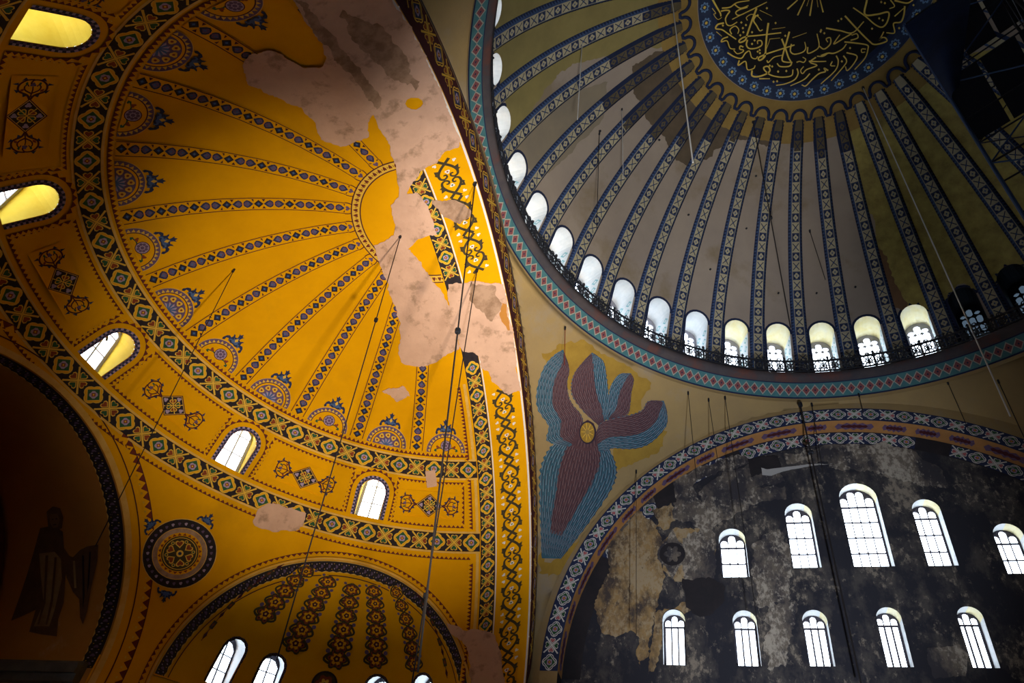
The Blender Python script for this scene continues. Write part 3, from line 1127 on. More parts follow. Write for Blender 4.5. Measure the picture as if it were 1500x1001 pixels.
EX_LAB = ['leftmost arched window at the bottom of the small yellow conch', 'second arched window from the left in the small yellow conch',
          'arched window right of the painted disc in the small conch, mostly cut off', 'rightmost window of the small conch below the hanging cables']
for i, az0 in enumerate(EW_AZ):
    w = window_root(EC, (EXA + az0) * RAD, EX_LAB[i])
    O = arch_outline(EW_W, EW_H, 12)
    az, el = tangent(EW_E, EXR)(O)
    inn = conch(az, el, 0.0)
    xo = EXR * math.cos(EW_E * RAD) + .35
    O2 = O * A([1.0, 1.12])
    out = np.stack([0 * O2[:, 0] + xo, O2[:, 0], inn[0, 2] + O2[:, 1]], 1)
    reveal(inn, out, 'reveal', ['reveal', 'reveal_teal'], w, [0] * len(O))
    strip('dark_border', FLO, 20, outline_map(O, (.0, .13), EW_E, .022, EXR), w)
    fm = lambda P, d, zb=inn[0, 2]: np.stack([0 * P[:, 0] + xo + d - .04, P[:, 0], zb + P[:, 1]], 1)
    lights = []
    for c in range(2):
        for rr in range(3):
            x0, x1 = -.48 + c * .49, -.01 + c * .49
            z0, z1 = .08 + rr * .72, .08 + rr * .72 + .68
            if rr < 2:
                lights.append(A([(x0 + .02, z0), (x1 - .02, z0), (x1 - .02, z1), (x0 + .02, z1)]))
            else:
                lights.append(A([(x0 + .02, z0), (x1 - .02, z0), (x1 - .02, z0 + (.62 if c == 0 else .3)), ((x0 + x1) / 2, z0 + .56), (x0 + .02, z0 + (.3 if c == 0 else .62))]))
    plate(O2, lights, .05, fm, 'frame', 'frame', w)
    for l in lights:
        pane(l, fm, 'pane', 'glass', w)


# ================================================================== apse vault behind the dark arch
t = np.linspace(-.02, math.pi + .02, 49)
XE = 39.0
V, F = [], []
prof = [(APY + APR * math.cos(a), APZ + APR * math.sin(a)) for a in t]
prof = [(prof[0][0], 0.0)] + prof + [(prof[-1][0], 0.0)]
for (yy, zz) in prof:
    x0 = SC[0] + math.sqrt(max(SR ** 2 - yy ** 2 - max(zz - SC[2], 0) ** 2, 0))
    for k in range(13):
        V.append((x0 - .04 + (XE - x0 + .04) * k / 12, yy, zz))
F = grid_faces(len(prof), 13)
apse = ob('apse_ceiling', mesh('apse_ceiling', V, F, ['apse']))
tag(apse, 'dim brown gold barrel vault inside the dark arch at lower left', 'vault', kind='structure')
ew = MB()
ew.add([(XE, APY - APR, 0), (XE, APY + APR, 0)] + [(XE, p[0], p[1]) for p in prof[1:-1]], [tuple(range(2 + len(prof) - 2))])
tag(ew.obj('wall_east', ['apse']), 'dark end wall of the vault behind the dark arch', 'wall', kind='structure')


def barrel(x, ang, off=0.0):
    return np.stack([x, APY + (APR - off) * np.cos(ang), APZ + (APR - off) * np.sin(ang)], -1)


def ap_in(d0, d1, off):
    def f(P):
        a = math.pi + .02 - (math.pi + .04) * P[:, 0]
        yy, zz = APY + APR * np.cos(a), APZ + APR * np.sin(a)
        x0 = SC[0] + np.sqrt(np.maximum(SR ** 2 - yy ** 2 - (zz - SC[2]) ** 2, 0))
        return barrel(x0 + d0 + (d1 - d0) * P[:, 1], a, off)
    return f


strip('floral_band', FLO, 70, ap_in(.02, .75, .02), apse)
ribbon('red_arch_band', 'red', 50, lambda P: barrel(36.9 + .9 * P[:, 1], math.pi + .02 - (math.pi + .04) * P[:, 0], .15), apse)


def on_barrel(off):
    def f(p):
        v = pixel_rays(p)
        o = CAM_POS - A([0, APY, APZ])
        r = APR - off
        a = v[:, 1] ** 2 + v[:, 2] ** 2
        b = v[:, 1] * o[1] + v[:, 2] * o[2]
        c = o[1] ** 2 + o[2] ** 2 - r * r
        tt = (-b + np.sqrt(np.maximum(b * b - a * c, 0))) / a
        return CAM_POS + tt[:, None] * v
    return f


Z0 = lambda pts: A(pts, float) / 3.75 + A([0, 734])
ang = empty('winged_figure_painting', (34.0, -7.5, 23.0))
tag(ang, 'faded standing robed winged figure painted inside the dark apse arch', 'fresco')


def rel(fmap, o):
    L = A(o.location)
    return lambda V: fmap(V) - L


painted('robe', [(Z0([(220, 150), (300, 135), (345, 170), (352, 260), (380, 300), (360, 420), (350, 560), (320, 650), (312, 745), (230, 735), (160, 720), (195, 600), (110, 640), (60, 660), (110, 520), (150, 400), (185, 280)]), 'robe'),
                 (Z0([(215, 290), (300, 280), (335, 320), (340, 430), (300, 600), (270, 690), (185, 690), (240, 560), (225, 420)]), 'robelight'),
                 (Z0([(250, 300), (265, 300), (250, 560), (215, 680), (205, 680), (240, 540)]), 'robe'), (Z0([(300, 310), (312, 310), (290, 560), (260, 680), (250, 680), (280, 540)]), 'robe')], rel(on_barrel(.02), ang), ang, 10)
painted('wing', [(Z0([(352, 290), (400, 310), (440, 270), (480, 250), (540, 240), (535, 330), (500, 480), (478, 610), (455, 680), (440, 640), (435, 540), (400, 500), (365, 420)]), 'robe'),
                 (Z0([(400, 330), (412, 330), (420, 480), (408, 480)]), 'robelight'), (Z0([(450, 300), (462, 300), (465, 520), (455, 600)]), 'wingdark'), (Z0([(490, 280), (500, 280), (490, 450), (478, 520)]), 'wingdark')], rel(on_barrel(.02), ang), ang, 10)
painted('head', [(Z0([(255, 60), (290, 30), (330, 40), (348, 90), (340, 150), (305, 170), (265, 145)]), 'robe'), (Z0([(275, 75), (315, 70), (328, 105), (318, 145), (290, 150), (272, 115)]), 'skin'),
                 (Z0([(285, 100), (293, 98), (294, 103), (286, 104)]), 'wingdark'), (Z0([(305, 97), (314, 96), (314, 101), (306, 102)]), 'wingdark'), (Z0([(292, 130), (308, 128), (308, 133), (293, 134)]), 'wingdark')], rel(on_barrel(.024), ang), ang, 8)
tr = MB()
tr.box((31.0, -8.05, 21.55), (XE, -7.55, 21.85))
tr.box((31.0, -8.05, 21.85), (XE, -7.40, 22.20))
tr.box((31.0, -8.05, 22.20), (XE, -7.65, 22.38))
tag(tr.obj('trim_1', ['stone']), 'grey marble cornice under the painted winged figure', 'cornice', kind='structure')

# ================================================================== great east arch: soffit, face
def loft(x, t, off=0.0):
    """point of the arch soffit; t = angle from the south springing"""
    w = (x - XA) / (XS - XA)
    R = RA + w * (RS - RA) - off
    zc = ZA + w * (ZS - ZA)
    return np.stack([x + 0 * t, -R * np.cos(t), zc + R * np.sin(t)], -1)


nt_, nx_ = 97, 9
T2, X2 = np.meshgrid(np.linspace(-.0, math.pi, nt_), np.linspace(XA, XS, nx_), indexing='ij')
V = loft(X2.ravel(), T2.ravel())
low0, low1 = V[:nx_].copy(), V[-nx_:].copy()
low0[:, 2] = 0
low1[:, 2] = 0
V = np.concatenate([low0, V, low1])
arch = ob('east_arch_ceiling', mesh('east_arch_ceiling', V, grid_faces(nt_ + 2, nx_), ['yellow']))
tag(arch, 'broad yellow soffit of the great arch beside the half dome', 'arch', kind='structure')


def loft_band(x0, x1, t0, t1, off):
    def f(P):
        return loft(x0 + (x1 - x0) * P[:, 1], t0 + (t1 - t0) * P[:, 0], off)
    return f


LEDGE = lambda a: a * RAD
vb = ribbon('painted_band', 'black', 70, loft_band(17.70, 17.04, LEDGE(2), LEDGE(128), .012), arch)
ts = np.arange(2.5, 126, 2.55)
for k, a in enumerate(ts):
    if 62.5 < a < 78.0 or 97.5 < a < 104:
        continue
    tile_obj('band_tile', TD if k % 2 else TH, loft_band(17.68, 17.06, LEDGE(a), LEDGE(a + 2.55), .022), vb)
for x0, x1 in ((17.02, 16.97), (15.46, 15.38)):
    ribbon('pale_edge_line', 'white', 70, loft_band(x0, x1, LEDGE(1), LEDGE(140), .02), arch)
# the same border on the half dome side of that band
strip('triangle_border', TRI, 40, lambda P: (lambda az, el: semi(az, el, .02))(-90 + (.34 + .24 * P[:, 1]) / (SR * np.cos((33.5 + 26 * P[:, 0]) * RAD)) / RAD, 33.5 + 26 * P[:, 0]), semi_dome)
strip('triangle_border', TRI, 38, lambda P: (lambda az, el: semi(az, el, .02))(-90 + (.34 + .24 * P[:, 1]) / (SR * np.cos((2 + 25.5 * P[:, 0]) * RAD)) / RAD, 2 + 25.5 * P[:, 0]), semi_dome)
ribbon('pale_edge_line', 'cream', 60, lambda P: (lambda az, el: semi(az, el, .021))(-90 + (.05 + .14 * P[:, 1]) / (SR * np.cos((2 + 58 * P[:, 0]) * RAD)) / RAD, 2 + 58 * P[:, 0]), semi_dome)


def scroll_motif():
    """leafy double scroll, one repeat 1 wide x 2.5 long, centred on x = 0"""
    s = [(A([(-.55, 0), (.55, 0), (.55, 2.5), (-.55, 2.5)]), 'yellow')]
    for sg in (-1, 1):
        P = lambda pts: A([(sg * x, y) for x, y in pts])
        s.append((stroke(smoothline(P([(-.26, .02), (0, .28), (.26, .55), (.42, .85), (.40, 1.10), (.24, 1.20), (.09, 1.10), (.12, .96), (.23, .98)]), 5), .15, .08), 'olive'))
        s.append((stroke(smoothline(P([(-.26, 2.48), (0, 2.22), (.26, 1.95), (.42, 1.65), (.40, 1.40), (.24, 1.30), (.09, 1.40), (.12, 1.54), (.23, 1.52)]), 5), .15, .08), 'olive'))
        for y, a in ((.62, 20), (.80, -20), (1.85, 160), (1.68, 200)):
            s.append((xf(A([(-.10, -.05), (.02, .16), (.10, -.05)]), 1.25, -sg * a, sg * .46, y), 'olive'))
        s.append((heart(sg * .44, .22, .11, -sg * 45), 'white'))
        s.append((heart(sg * .44, 2.28, .11, -sg * 135), 'white'))
    s.append((lobes(0, .80, .13, 3, .4, 12, .5), 'white'))
    s.append((lobes(0, 1.70, .13, 3, .4, 12, 1.5), 'white'))
    s.append((circle(0, .80, .05, 6), 'green'))
    s.append((circle(0, 1.70, .05, 6), 'rust'))
    return s


SM = paint(scroll_motif(), .3)
XSC, SW2 = 16.26, .42


def scroll_map(t0, t1):
    def f(P):
        return loft(XSC - P[:, 0] * SW2 / .55 * 1.1, t0 + (t1 - t0) * P[:, 1] / 2.5, .022)
    return f


for t0, t1 in ((3.0, 9.8), (9.8, 16.6), (16.6, 23.4), (23.4, 30.2), (30.2, 37.0), (37.0, 43.8), (43.8, 50.6), (50.6, 57.0), (78.4, 85.2), (85.2, 92.0), (92.0, 98.6)):
    tile_obj('painted_scroll', SM, scroll_map(LEDGE(t0), LEDGE(t1)), arch)

# face of the arch towards the nave, with its own border
yy = np.linspace(math.pi, 0, 61)
inner = np.stack([RA * np.cos(yy), ZA + RA * np.sin(yy)], 1)
face = np.concatenate([[(-15.9, 0), (-RA, 0)], inner, [(RA, 0), (15.9, 0), (15.9, 41.2), (-15.9, 41.2)]])
ef = painted('arch_face_wall', [(face, 'pend')], lambda P: np.stack([0 * P[:, 0] + XA, P[:, 0], P[:, 1]], 1), None, 3.0, smooth=False)
tag(ef, 'narrow upright face of the great arch between yellow soffit and gold pendentive', 'wall', kind='structure')


def face_band(t0, t1, f0, f1, off):
    """across: from the arch edge (0) to the circle where the pendentive meets the face (1)"""
    R2 = math.sqrt(PR ** 2 - XA ** 2) - .02

    def f(P):
        a = t0 + (t1 - t0) * P[:, 0]
        p0 = np.stack([-RA * np.cos(a), ZA + RA * np.sin(a)], 1)
        p1 = np.stack([-R2 * np.cos(a), PC[2] + R2 * np.sin(a)], 1)
        q = f0 + (f1 - f0) * P[:, 1]
        p = p0 + (p1 - p0) * q[:, None]
        return np.stack([0 * a + XA - off, p[:, 0], p[:, 1]], 1)
    return f


fb = ribbon('painted_band', 'maroon', 80, face_band(LEDGE(3), LEDGE(150), .0, .93, .012), ef)
for k, a in enumerate(np.arange(6, 148, 3.6)):
    tile_obj('band_tile', TD3 if k % 2 else TH3, face_band(LEDGE(a), LEDGE(a + 3.6), .28, .88, .022), fb)
ribbon('grey_edge', 'cornice', 80, face_band(LEDGE(3), LEDGE(150), .93, 1.0, .03), ef)

# ================================================================== main dome
def dome(az, el, off=0.0):
    az, el = np.asarray(az) * RAD, np.asarray(el) * RAD
    r = DR - off
    return np.stack([r * np.cos(el) * np.cos(az), r * np.cos(el) * np.sin(az), r * np.sin(el) + 0 * az], -1)


W0 = 18.34
DW_W, DW_H, DW_E = 1.36, 3.75, 10.3
EL_TOP = 26.0
seg = A([(-4.5, 4.5), (-1.5, 4.5), (1.5, 4.5), (4.5, 4.5), (4.5, 10), (4.5, 18), (4.5, EL_TOP), (1.5, EL_TOP), (-1.5, EL_TOP), (-4.5, EL_TOP), (-4.5, 18), (-4.5, 10)], float)
O = arch_outline(DW_W, DW_H, 12)
oaz, oel = tangent(DW_E, DR)(O)
sV, sT, smi, sn = paint([(seg, 'dome'), (np.stack([oaz, oel], 1), None)], 1.5)
pV, pT, _, _ = paint([(seg, 'dome')], 1.5)
VV, FF = [], []
for k in range(40):
    b = sum(len(x) for x in VV)
    kk = (-k) % 40                                   # numbered clockwise like the windows below
    uV, uT = (sV, sT) if (kk <= 17 or kk == 39) else (pV, pT)  # unseen side closed without windows to cut the daylight entering
    VV.append(dome(uV[:, 0] + W0 + 9 * k, uV[:, 1]))
    FF += [tuple(q + b for q in tri) for tri in uT]
els = np.linspace(EL_TOP, 89.5, 34)
azs = np.linspace(0, 360, 120, endpoint=False) + W0 + 1.5
b = sum(len(x) for x in VV)
ga, ge = np.meshgrid(azs, els, indexing='ij')
VV.append(dome(ga.ravel(), ge.ravel()))
FF += [tuple(q + b for q in f) for f in grid_faces(120, 34, True)]
FF.append(tuple(b + i * 34 + 33 for i in range(120)))
VV = np.concatenate(VV)
_, idx, inv = np.unique(np.round(VV * 500).astype(np.int64), axis=0, return_index=True, return_inverse=True)
inv = inv.reshape(-1)
main_dome = ob('dome_ceiling', mesh('dome_ceiling', VV[idx], [tuple(inv[list(f)]) for f in FF], ['dome']), None, DC)
tag(main_dome, 'great dome with beige plaster between forty blue bordered ribs', 'dome', kind='structure')

RD = main_dome
rel_dome = lambda off: (lambda p: on_sphere(DC, DR - off)(p) - DC)


def dome_patch(name, pts, m, off=.02, amp=3.0):
    holes = [(to_px(DC + dome(oaz + W0 - 9 * k, oel, off)), None) for k in range(18)]
    return painted(name, [(ragged(pts, amp, 7), m)] + holes, rel_dome(off), RD, 14)


ribbon('ochre_mosaic_ring', 'dome_ochre', 120, lambda P: dome(360 * P[:, 0], 60.8 + 8.0 * P[:, 1], .03), RD)
dome_patch('olive_plaster', [(690, -20), (1000, -20), (1000, 40), (985, 70), (930, 70), (870, 85), (815, 110), (780, 160), (765, 200), (748, 215), (735, 120), (715, 40)], 'dome_olive')
dome_patch('soot_stain', [(925, 95), (960, 75), (1000, 70), (1040, 110), (1075, 150), (1110, 165), (1135, 185), (1130, 215), (1095, 205), (1065, 205), (1045, 225), (1010, 245), (985, 230), (975, 205), (945, 175), (930, 140)], 'dome_stain', .035)
dome_patch('gold_mosaic_area', [(1225, 150), (1300, 110), (1400, 80), (1520, 60), (1520, 470), (1470, 430), (1405, 420), (1370, 455), (1345, 450), (1325, 455), (1298, 420), (1285, 370), (1285, 330), (1262, 280), (1250, 220)], 'dome_gold')
dome_patch('brown_repair', [(1285, 360), (1300, 380), (1312, 420), (1330, 445), (1322, 455), (1300, 450), (1290, 410)], 'dome_brown', .035)
dome_patch('grey_repair', [(740, 215), (800, 160), (850, 130), (890, 120), (880, 180), (830, 230), (790, 262), (760, 235)], 'dome_grey', .015, 2.0)

# ---- ribs
RE0, RE1 = 12.2, 65.3
NP = 26
def rib_profile(s):
    """s 0..1 up the rib -> half width of face, half width at the shell, depth"""
    return .265 - .06 * s, .46 - .11 * s, .20


def rib_body(soot=2.0):
    n = 40
    V, F, mi = [], [], []
    for i in range(n + 1):
        s = i / n
        el = RE0 + (RE1 - RE0) * s
        wf, wb, d = rib_profile(s)
        if i == n:
            wf, wb = wf * .8, wb * .8
        for off, x in ((0.0, -wb), (d * .5, -(wb + wf) / 2), (d, -wf), (d, wf), (d * .5, (wb + wf) / 2), (0.0, wb)):
            az = x / (DR * math.cos(el * RAD)) / RAD
            V.append(dome(az, el, off))
    for i in range(n):
        for j in range(5):
            a = i * 6 + j
            F.append((a, a + 1, a + 7, a + 6))
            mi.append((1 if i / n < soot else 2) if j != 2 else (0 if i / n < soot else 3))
    F.append(tuple(range(n * 6, n * 6 + 6)))
    mi.append(2)
    return mesh('dome_rib', V, F, ['ribface', 'ribblue', 'ribnavy', 'ribface_dark'], mi, False)


def rib_zigzag(sg):
    """dark saw teeth along the sloping side of a rib"""
    n = 78
    V, F = [], []
    for i in range(n):
        for s, q in ((i / n, .08), ((i + 1) / n, .08), ((i + .5) / n, .85)):
            el = RE0 + (RE1 - RE0) * s
            wf, wb, d = rib_profile(s)
            off = d * q + .012
            x = sg * (wb + (wf - wb) * q + .012)
            V.append(dome(x / (DR * math.cos(el * RAD)) / RAD, el, off))
        F.append((3 * i, 3 * i + 1, 3 * i + 2))
    return V, F


def rib_teeth_mesh():
    V, F = [], []
    for sg in (1, -1):
        v, f = rib_zigzag(sg)
        b = len(V)
        V += v
        F += [tuple(q + b for q in t) for t in f]
    return mesh('saw_tooth_edging', V, F, ['ribnavy'], None, False)


def panel_map(k, off):
    def f(P):
        s = (k + .05 + .90 * P[:, 1]) / NP
        el = RE0 + (RE1 - RE0) * s
        wf, wb, d = rib_profile(s)
        x = (P[:, 0] - .5) * 2 * wf * .88
        return dome(x / (DR * np.cos(el * RAD)) / RAD, el, d + off)
    return f


STAR = paint([(SQ, 'ribnavy'), (A([(.06, .06), (.94, .06), (.94, .94), (.06, .94)]), 'ribblue'), (A([(.1, .1), (.9, .1), (.9, .9), (.1, .9)]), 'ribnavy'), (lobes(.5, .5, .36, 4, .3, 16), 'ribface'), (circle(.5, .5, .10, 6), 'ribblue')])
CROSS = paint([(SQ, 'ribface'), (stroke([(.08, .08), (.92, .92)], .10), 'ribnavy'), (stroke([(.08, .92), (.92, .08)], .10), 'ribnavy'), (lobes(.5, .5, .14, 4, .4, 8), 'ribblue')])
rib_mes = {2.0: rib_body()}
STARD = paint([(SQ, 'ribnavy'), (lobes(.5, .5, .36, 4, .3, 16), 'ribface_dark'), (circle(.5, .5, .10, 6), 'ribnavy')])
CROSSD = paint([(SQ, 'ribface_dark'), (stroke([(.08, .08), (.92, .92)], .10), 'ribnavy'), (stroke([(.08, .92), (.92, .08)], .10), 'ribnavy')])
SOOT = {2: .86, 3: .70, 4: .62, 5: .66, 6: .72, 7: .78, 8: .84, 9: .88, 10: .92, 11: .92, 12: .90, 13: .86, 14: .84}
teeth_me = rib_teeth_mesh()
pm = []
for k in range(NP - 1):
    V, T, mi, names = STAR if k % 2 == 0 else CROSS
    pm.append(mesh('star_panel' if k % 2 == 0 else 'cross_panel', panel_map(k, .012)(V), T, names, mi, False))
pmd = []
for k in range(NP - 1):
    V, T, mi, names = STARD if k % 2 == 0 else CROSSD
    pmd.append(mesh('star_panel' if k % 2 == 0 else 'cross_panel', panel_map(k, .012)(V), T, names, mi, False))
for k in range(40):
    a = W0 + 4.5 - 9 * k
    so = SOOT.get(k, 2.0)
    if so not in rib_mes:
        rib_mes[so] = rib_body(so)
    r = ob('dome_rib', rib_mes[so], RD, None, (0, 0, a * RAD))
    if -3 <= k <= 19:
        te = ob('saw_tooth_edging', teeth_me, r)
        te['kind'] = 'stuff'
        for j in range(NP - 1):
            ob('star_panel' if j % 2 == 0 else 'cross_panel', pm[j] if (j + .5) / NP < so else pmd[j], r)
# lobed moulding joining the rib heads
mb = MB()
loop = [(-.56, .02), (-.46, .0)] + [(.40 * math.cos(t), .12 + .46 * math.sin(t)) for t in np.linspace(math.pi, 0, 11)] + [(.46, .0), (.56, .02)]
_la, _le = tangent(65.1, DR)(A(loop))
pts = [tuple(q) for q in dome(_la, _le, .14)]
mb.tube(pts, .085, 6)
lobe_me = mesh('lobed_moulding', mb.V, mb.F, ['ribnavy'])
for k in range(40):
    ob('lobed_moulding', lobe_me, RD, None, (0, 0, (W0 + 4.5 - 9 * k) * RAD))
# small hooks and holes seen as dark dots on the plaster
for p in [(878, 192), (1008, 315), (1107, 258), (1186, 338), (1040, 395), (1140, 430), (1196, 430), (1253, 421), (852, 58), (965, 205), (1093, 335), (1030, 232)]:
    X = rel_dome(0.0)([p])[0]
    h = MB()
    h.tube([X, X * (1 - .006)], .06, 6)
    h.obj('ceiling_hook', ['iron'], RD)

# ---- lettered disc
disc = empty('lettered_roundel', tuple(DC + A([0, 0, DR])))
tag(disc, 'black roundel with golden flowing calligraphy at the crown of the great dome', 'roundel')
LD = A([0, 0, DR])
ndisc = 48
V = [A([0, 0, DR - .05])] + [dome(360 * i / ndisc, e, .05) for e in (88, 86, 84, 82, 80, 78, 76, 74, 72.2) for i in range(ndisc)]
F = [(0, 1 + i, 1 + (i + 1) % ndisc) for i in range(ndisc)] + [(1 + q * ndisc + i, 1 + q * ndisc + ndisc + i, 1 + q * ndisc + ndisc + (i + 1) % ndisc, 1 + q * ndisc + (i + 1) % ndisc) for q in range(8) for i in range(ndisc)]
ob('disc', mesh('disc', A(V) - LD, F, ['disc']), disc)
ringb = ribbon('blue_ring', 'discring', 72, lambda P: dome(360 * P[:, 0], 71.0 - 2.4 * P[:, 1] + .3, .05) - LD, disc)
ringb2 = ribbon('blue_ring', 'ribnavy', 72, lambda P: dome(360 * P[:, 0], 72.6 - 1.4 * P[:, 1], .045) - LD, disc)
V, T, mi, names = paint([(lobes(0, 0, .27, 8, .32, 32), 'starblue'), (lobes(0, 0, .17, 8, .3, 32), 'discring'), (circle(0, 0, .08, 8), 'gilt')])
_az, _el = tangent(70.15, DR)(V)
star_me = mesh('star_ornament', dome(_az, _el, .065) - 0, T, names, mi)
for k in range(44):
    o = ob('star_ornament', star_me, disc, tuple(-LD), (0, 0, k * 360 / 44 * RAD))
CA = lambda pts: A(pts, float) / 6.675 + A([1020, 0])
CB = lambda pts: A(pts, float) / 6.672 + A([1180, 0])
strokes = [
    (CA, 12, [(150, -20), (200, 70), (235, 130), (240, 160)]), (CA, 10, [(240, 110), (290, 100), (325, 110), (300, 150), (285, 190), (300, 240), (340, 250), (400, 215)]),
    (CA, 9, [(250, 80), (330, 70), (400, 25), (520, 5)]), (CA, 9, [(370, 40), (430, 80), (510, 55)]), (CA, 9, [(500, 70), (420, 95), (385, 125), (420, 150), (520, 105), (690, 20)]),
    (CA, 6, [(350, 190), (450, 140), (560, 90)]), (CA, 12, [(590, 80), (545, 200), (500, 330), (480, 390), (430, 415), (420, 395), (480, 360), (620, 345), (830, 320)]),
    (CA, 5, [(155, 80), (190, 130), (170, 140), (210, 190), (250, 170)]), (CA, 11, [(270, 225), (210, 240), (190, 280), (250, 290), (310, 330), (390, 385)]),
    (CA, 8, [(345, 335), (330, 290), (380, 255), (415, 290), (405, 330)]), (CA, 5, [(195, 310), (250, 355)]), (CA, 9, [(310, 360), (260, 380), (245, 410), (300, 400), (330, 470), (380, 480)]),
    (CA, 9, [(460, 460), (430, 450), (425, 480), (460, 490), (450, 510), (400, 525), (365, 490)]), (CA, 9, [(305, 515), (370, 555), (440, 570), (480, 520), (520, 500), (540, 560), (580, 575), (600, 550)]),
    (CA, 10, [(500, 390), (490, 440), (520, 475), (590, 470), (640, 440), (635, 400), (600, 400), (600, 430)]),
    (CA, 12, [(705, 225), (690, 330), (680, 450), (670, 550), (620, 590), (610, 565), (680, 530), (800, 490), (960, 440)]),
    (CA, 11, [(910, 310), (880, 420), (850, 520), (840, 590), (880, 608), (940, 610)]), (CA, 11, [(835, 380), (870, 470), (900, 560), (930, 620), (900, 650), (820, 650), (790, 620)]),
    (CA, 8, [(690, 590), (705, 610), (760, 560), (840, 540)]), (CA, 9, [(420, 590), (410, 640), (480, 600), (500, 680), (560, 670), (575, 640)]),
    (CA, 11, [(545, 690), (545, 740), (600, 750), (680, 725), (720, 690), (700, 650), (660, 660), (672, 692), (730, 735), (830, 755), (930, 740), (945, 680)]),
    (CA, 8, [(615, 770), (720, 770)]), (CA, 9, [(985, 670), (995, 720), (960, 780), (870, 820), (780, 835)]), (CA, 9, [(930, 430), (920, 500), (960, 530), (1040, 510), (1070, 470), (1060, 410)]),
    (CA, 8, [(980, 610), (1010, 600), (1050, 610), (1070, 580), (1040, 560)]), (CA, 9, [(1090, 460), (1090, 520), (1150, 500), (1200, 450), (1180, 330)]),
    (CA, 9, [(1200, 450), (1250, 480), (1310, 430), (1310, 370), (1270, 380), (1285, 412)]), (CA, 9, [(1100, 600), (1200, 602), (1270, 600)]),
    (CA, 9, [(1170, 560), (1112, 608), (1180, 640), (1080, 680), (1040, 720), (1020, 690), (1050, 650)]), (CA, 8, [(1180, 550), (1240, 550), (1290, 520)]),
    (CA, 10, [(1290, 690), (1250, 668), (1262, 700), (1200, 720), (1130, 780), (1070, 840), (1030, 830)]), (CA, 8, [(1110, 720), (1050, 780), (920, 840)]),
    (CA, 4, [(640, 590), (700, 440), (720, 380)]), (CA, 4, [(740, 285), (870, 268)]), (CA, 4, [(715, 382), (820, 372)]), (CA, 4, [(940, 370), (1080, 320)]), (CA, 4, [(620, 100), (740, 158)]),
    (CA, 10, [(585, 150), (560, 200), (590, 250), (620, 300), (650, 290)]), (CA, 6, [(500, 200), (490, 170), (540, 140), (600, 160), (640, 200)]),
    (CA, 10, [(890, 90), (990, 0)]), (CA, 9, [(990, 150), (1060, 0)]), (CA, 10, [(1110, 155), (1135, 0)]), (CA, 9, [(1240, 120), (1210, 0)]), (CA, 4, [(1080, 60), (1100, 0)]), (CA, 4, [(1190, 70), (1180, 0)]),
    (CB, 12, [(600, 0), (580, 140), (700, 140), (810, 120), (800, 210), (750, 265), (680, 240), (580, 155), (465, 75)]),
    (CB, 11, [(385, 155), (500, 280), (620, 400), (680, 435), (790, 405), (780, 370), (740, 370), (722, 395), (765, 310)]),
    (CB, 10, [(200, 275), (340, 300), (460, 320), (570, 210)]), (CB, 9, [(450, 330), (380, 370), (280, 430), (292, 400), (335, 340)]), (CB, 9, [(440, 395), (510, 370), (500, 330), (450, 345)]),
    (CB, 10, [(380, 410), (480, 420), (600, 440), (610, 480), (580, 570), (480, 680)]), (CB, 8, [(590, 480), (550, 480), (550, 512), (582, 508)]), (CB, 10, [(150, 545), (220, 520), (280, 520), (360, 480), (400, 430)]),
    (CB, 9, [(400, 515), (500, 545), (480, 610), (410, 690), (390, 650)]), (CB, 9, [(370, 545), (400, 590), (380, 640), (250, 790)]), (CB, 9, [(300, 545), (320, 600), (290, 690), (150, 820)]),
    (CB, 8, [(262, 600), (245, 640), (290, 645)]), (CB, 11, [(970, 60), (960, 150), (930, 215), (860, 230), (870, 320), (790, 320)]), (CB, 8, [(870, 160), (960, 80)]),
    (CB, 11, [(870, 5), (990, 30), (1050, 0)]), (CB, 8, [(830, 0), (870, 60), (820, 85)]),
]
for fn, w, pts in strokes:
    L = smoothline(pts, 5)
    painted('gilt_letter_stroke', [(stroke(fn(L), w * 1.5 / 6.675, w * 1.0 / 6.675), 'gilt')], lambda p: on_sphere(DC, DR - .07)(p) - DC - LD, disc)
dots = [CA(q) for q in [(440, 220), (485, 245), (455, 275), (460, 315), (430, 345), (545, 315), (570, 395), (545, 430), (600, 150), (690, 80), (620, 490), (622, 520), (600, 505), (755, 800), (790, 795), (880, 695), (800, 700), (742, 650), (718, 642), (870, 350), (1215, 310), (1252, 325), (1220, 295), (775, 225), (260, 250)]]
dots += [CB(q) for q in [(740, 20), (775, 30), (720, 180), (755, 198), (650, 280), (1055, 50), (915, 275), (435, 470), (355, 600), (130, 680), (350, 185), (320, 205)]]
for q in dots:
    painted('gilt_dot', [(dia(q[0], q[1], 1.7, 1.9), 'gilt')], lambda p: on_sphere(DC, DR - .07)(p) - DC - LD, disc)

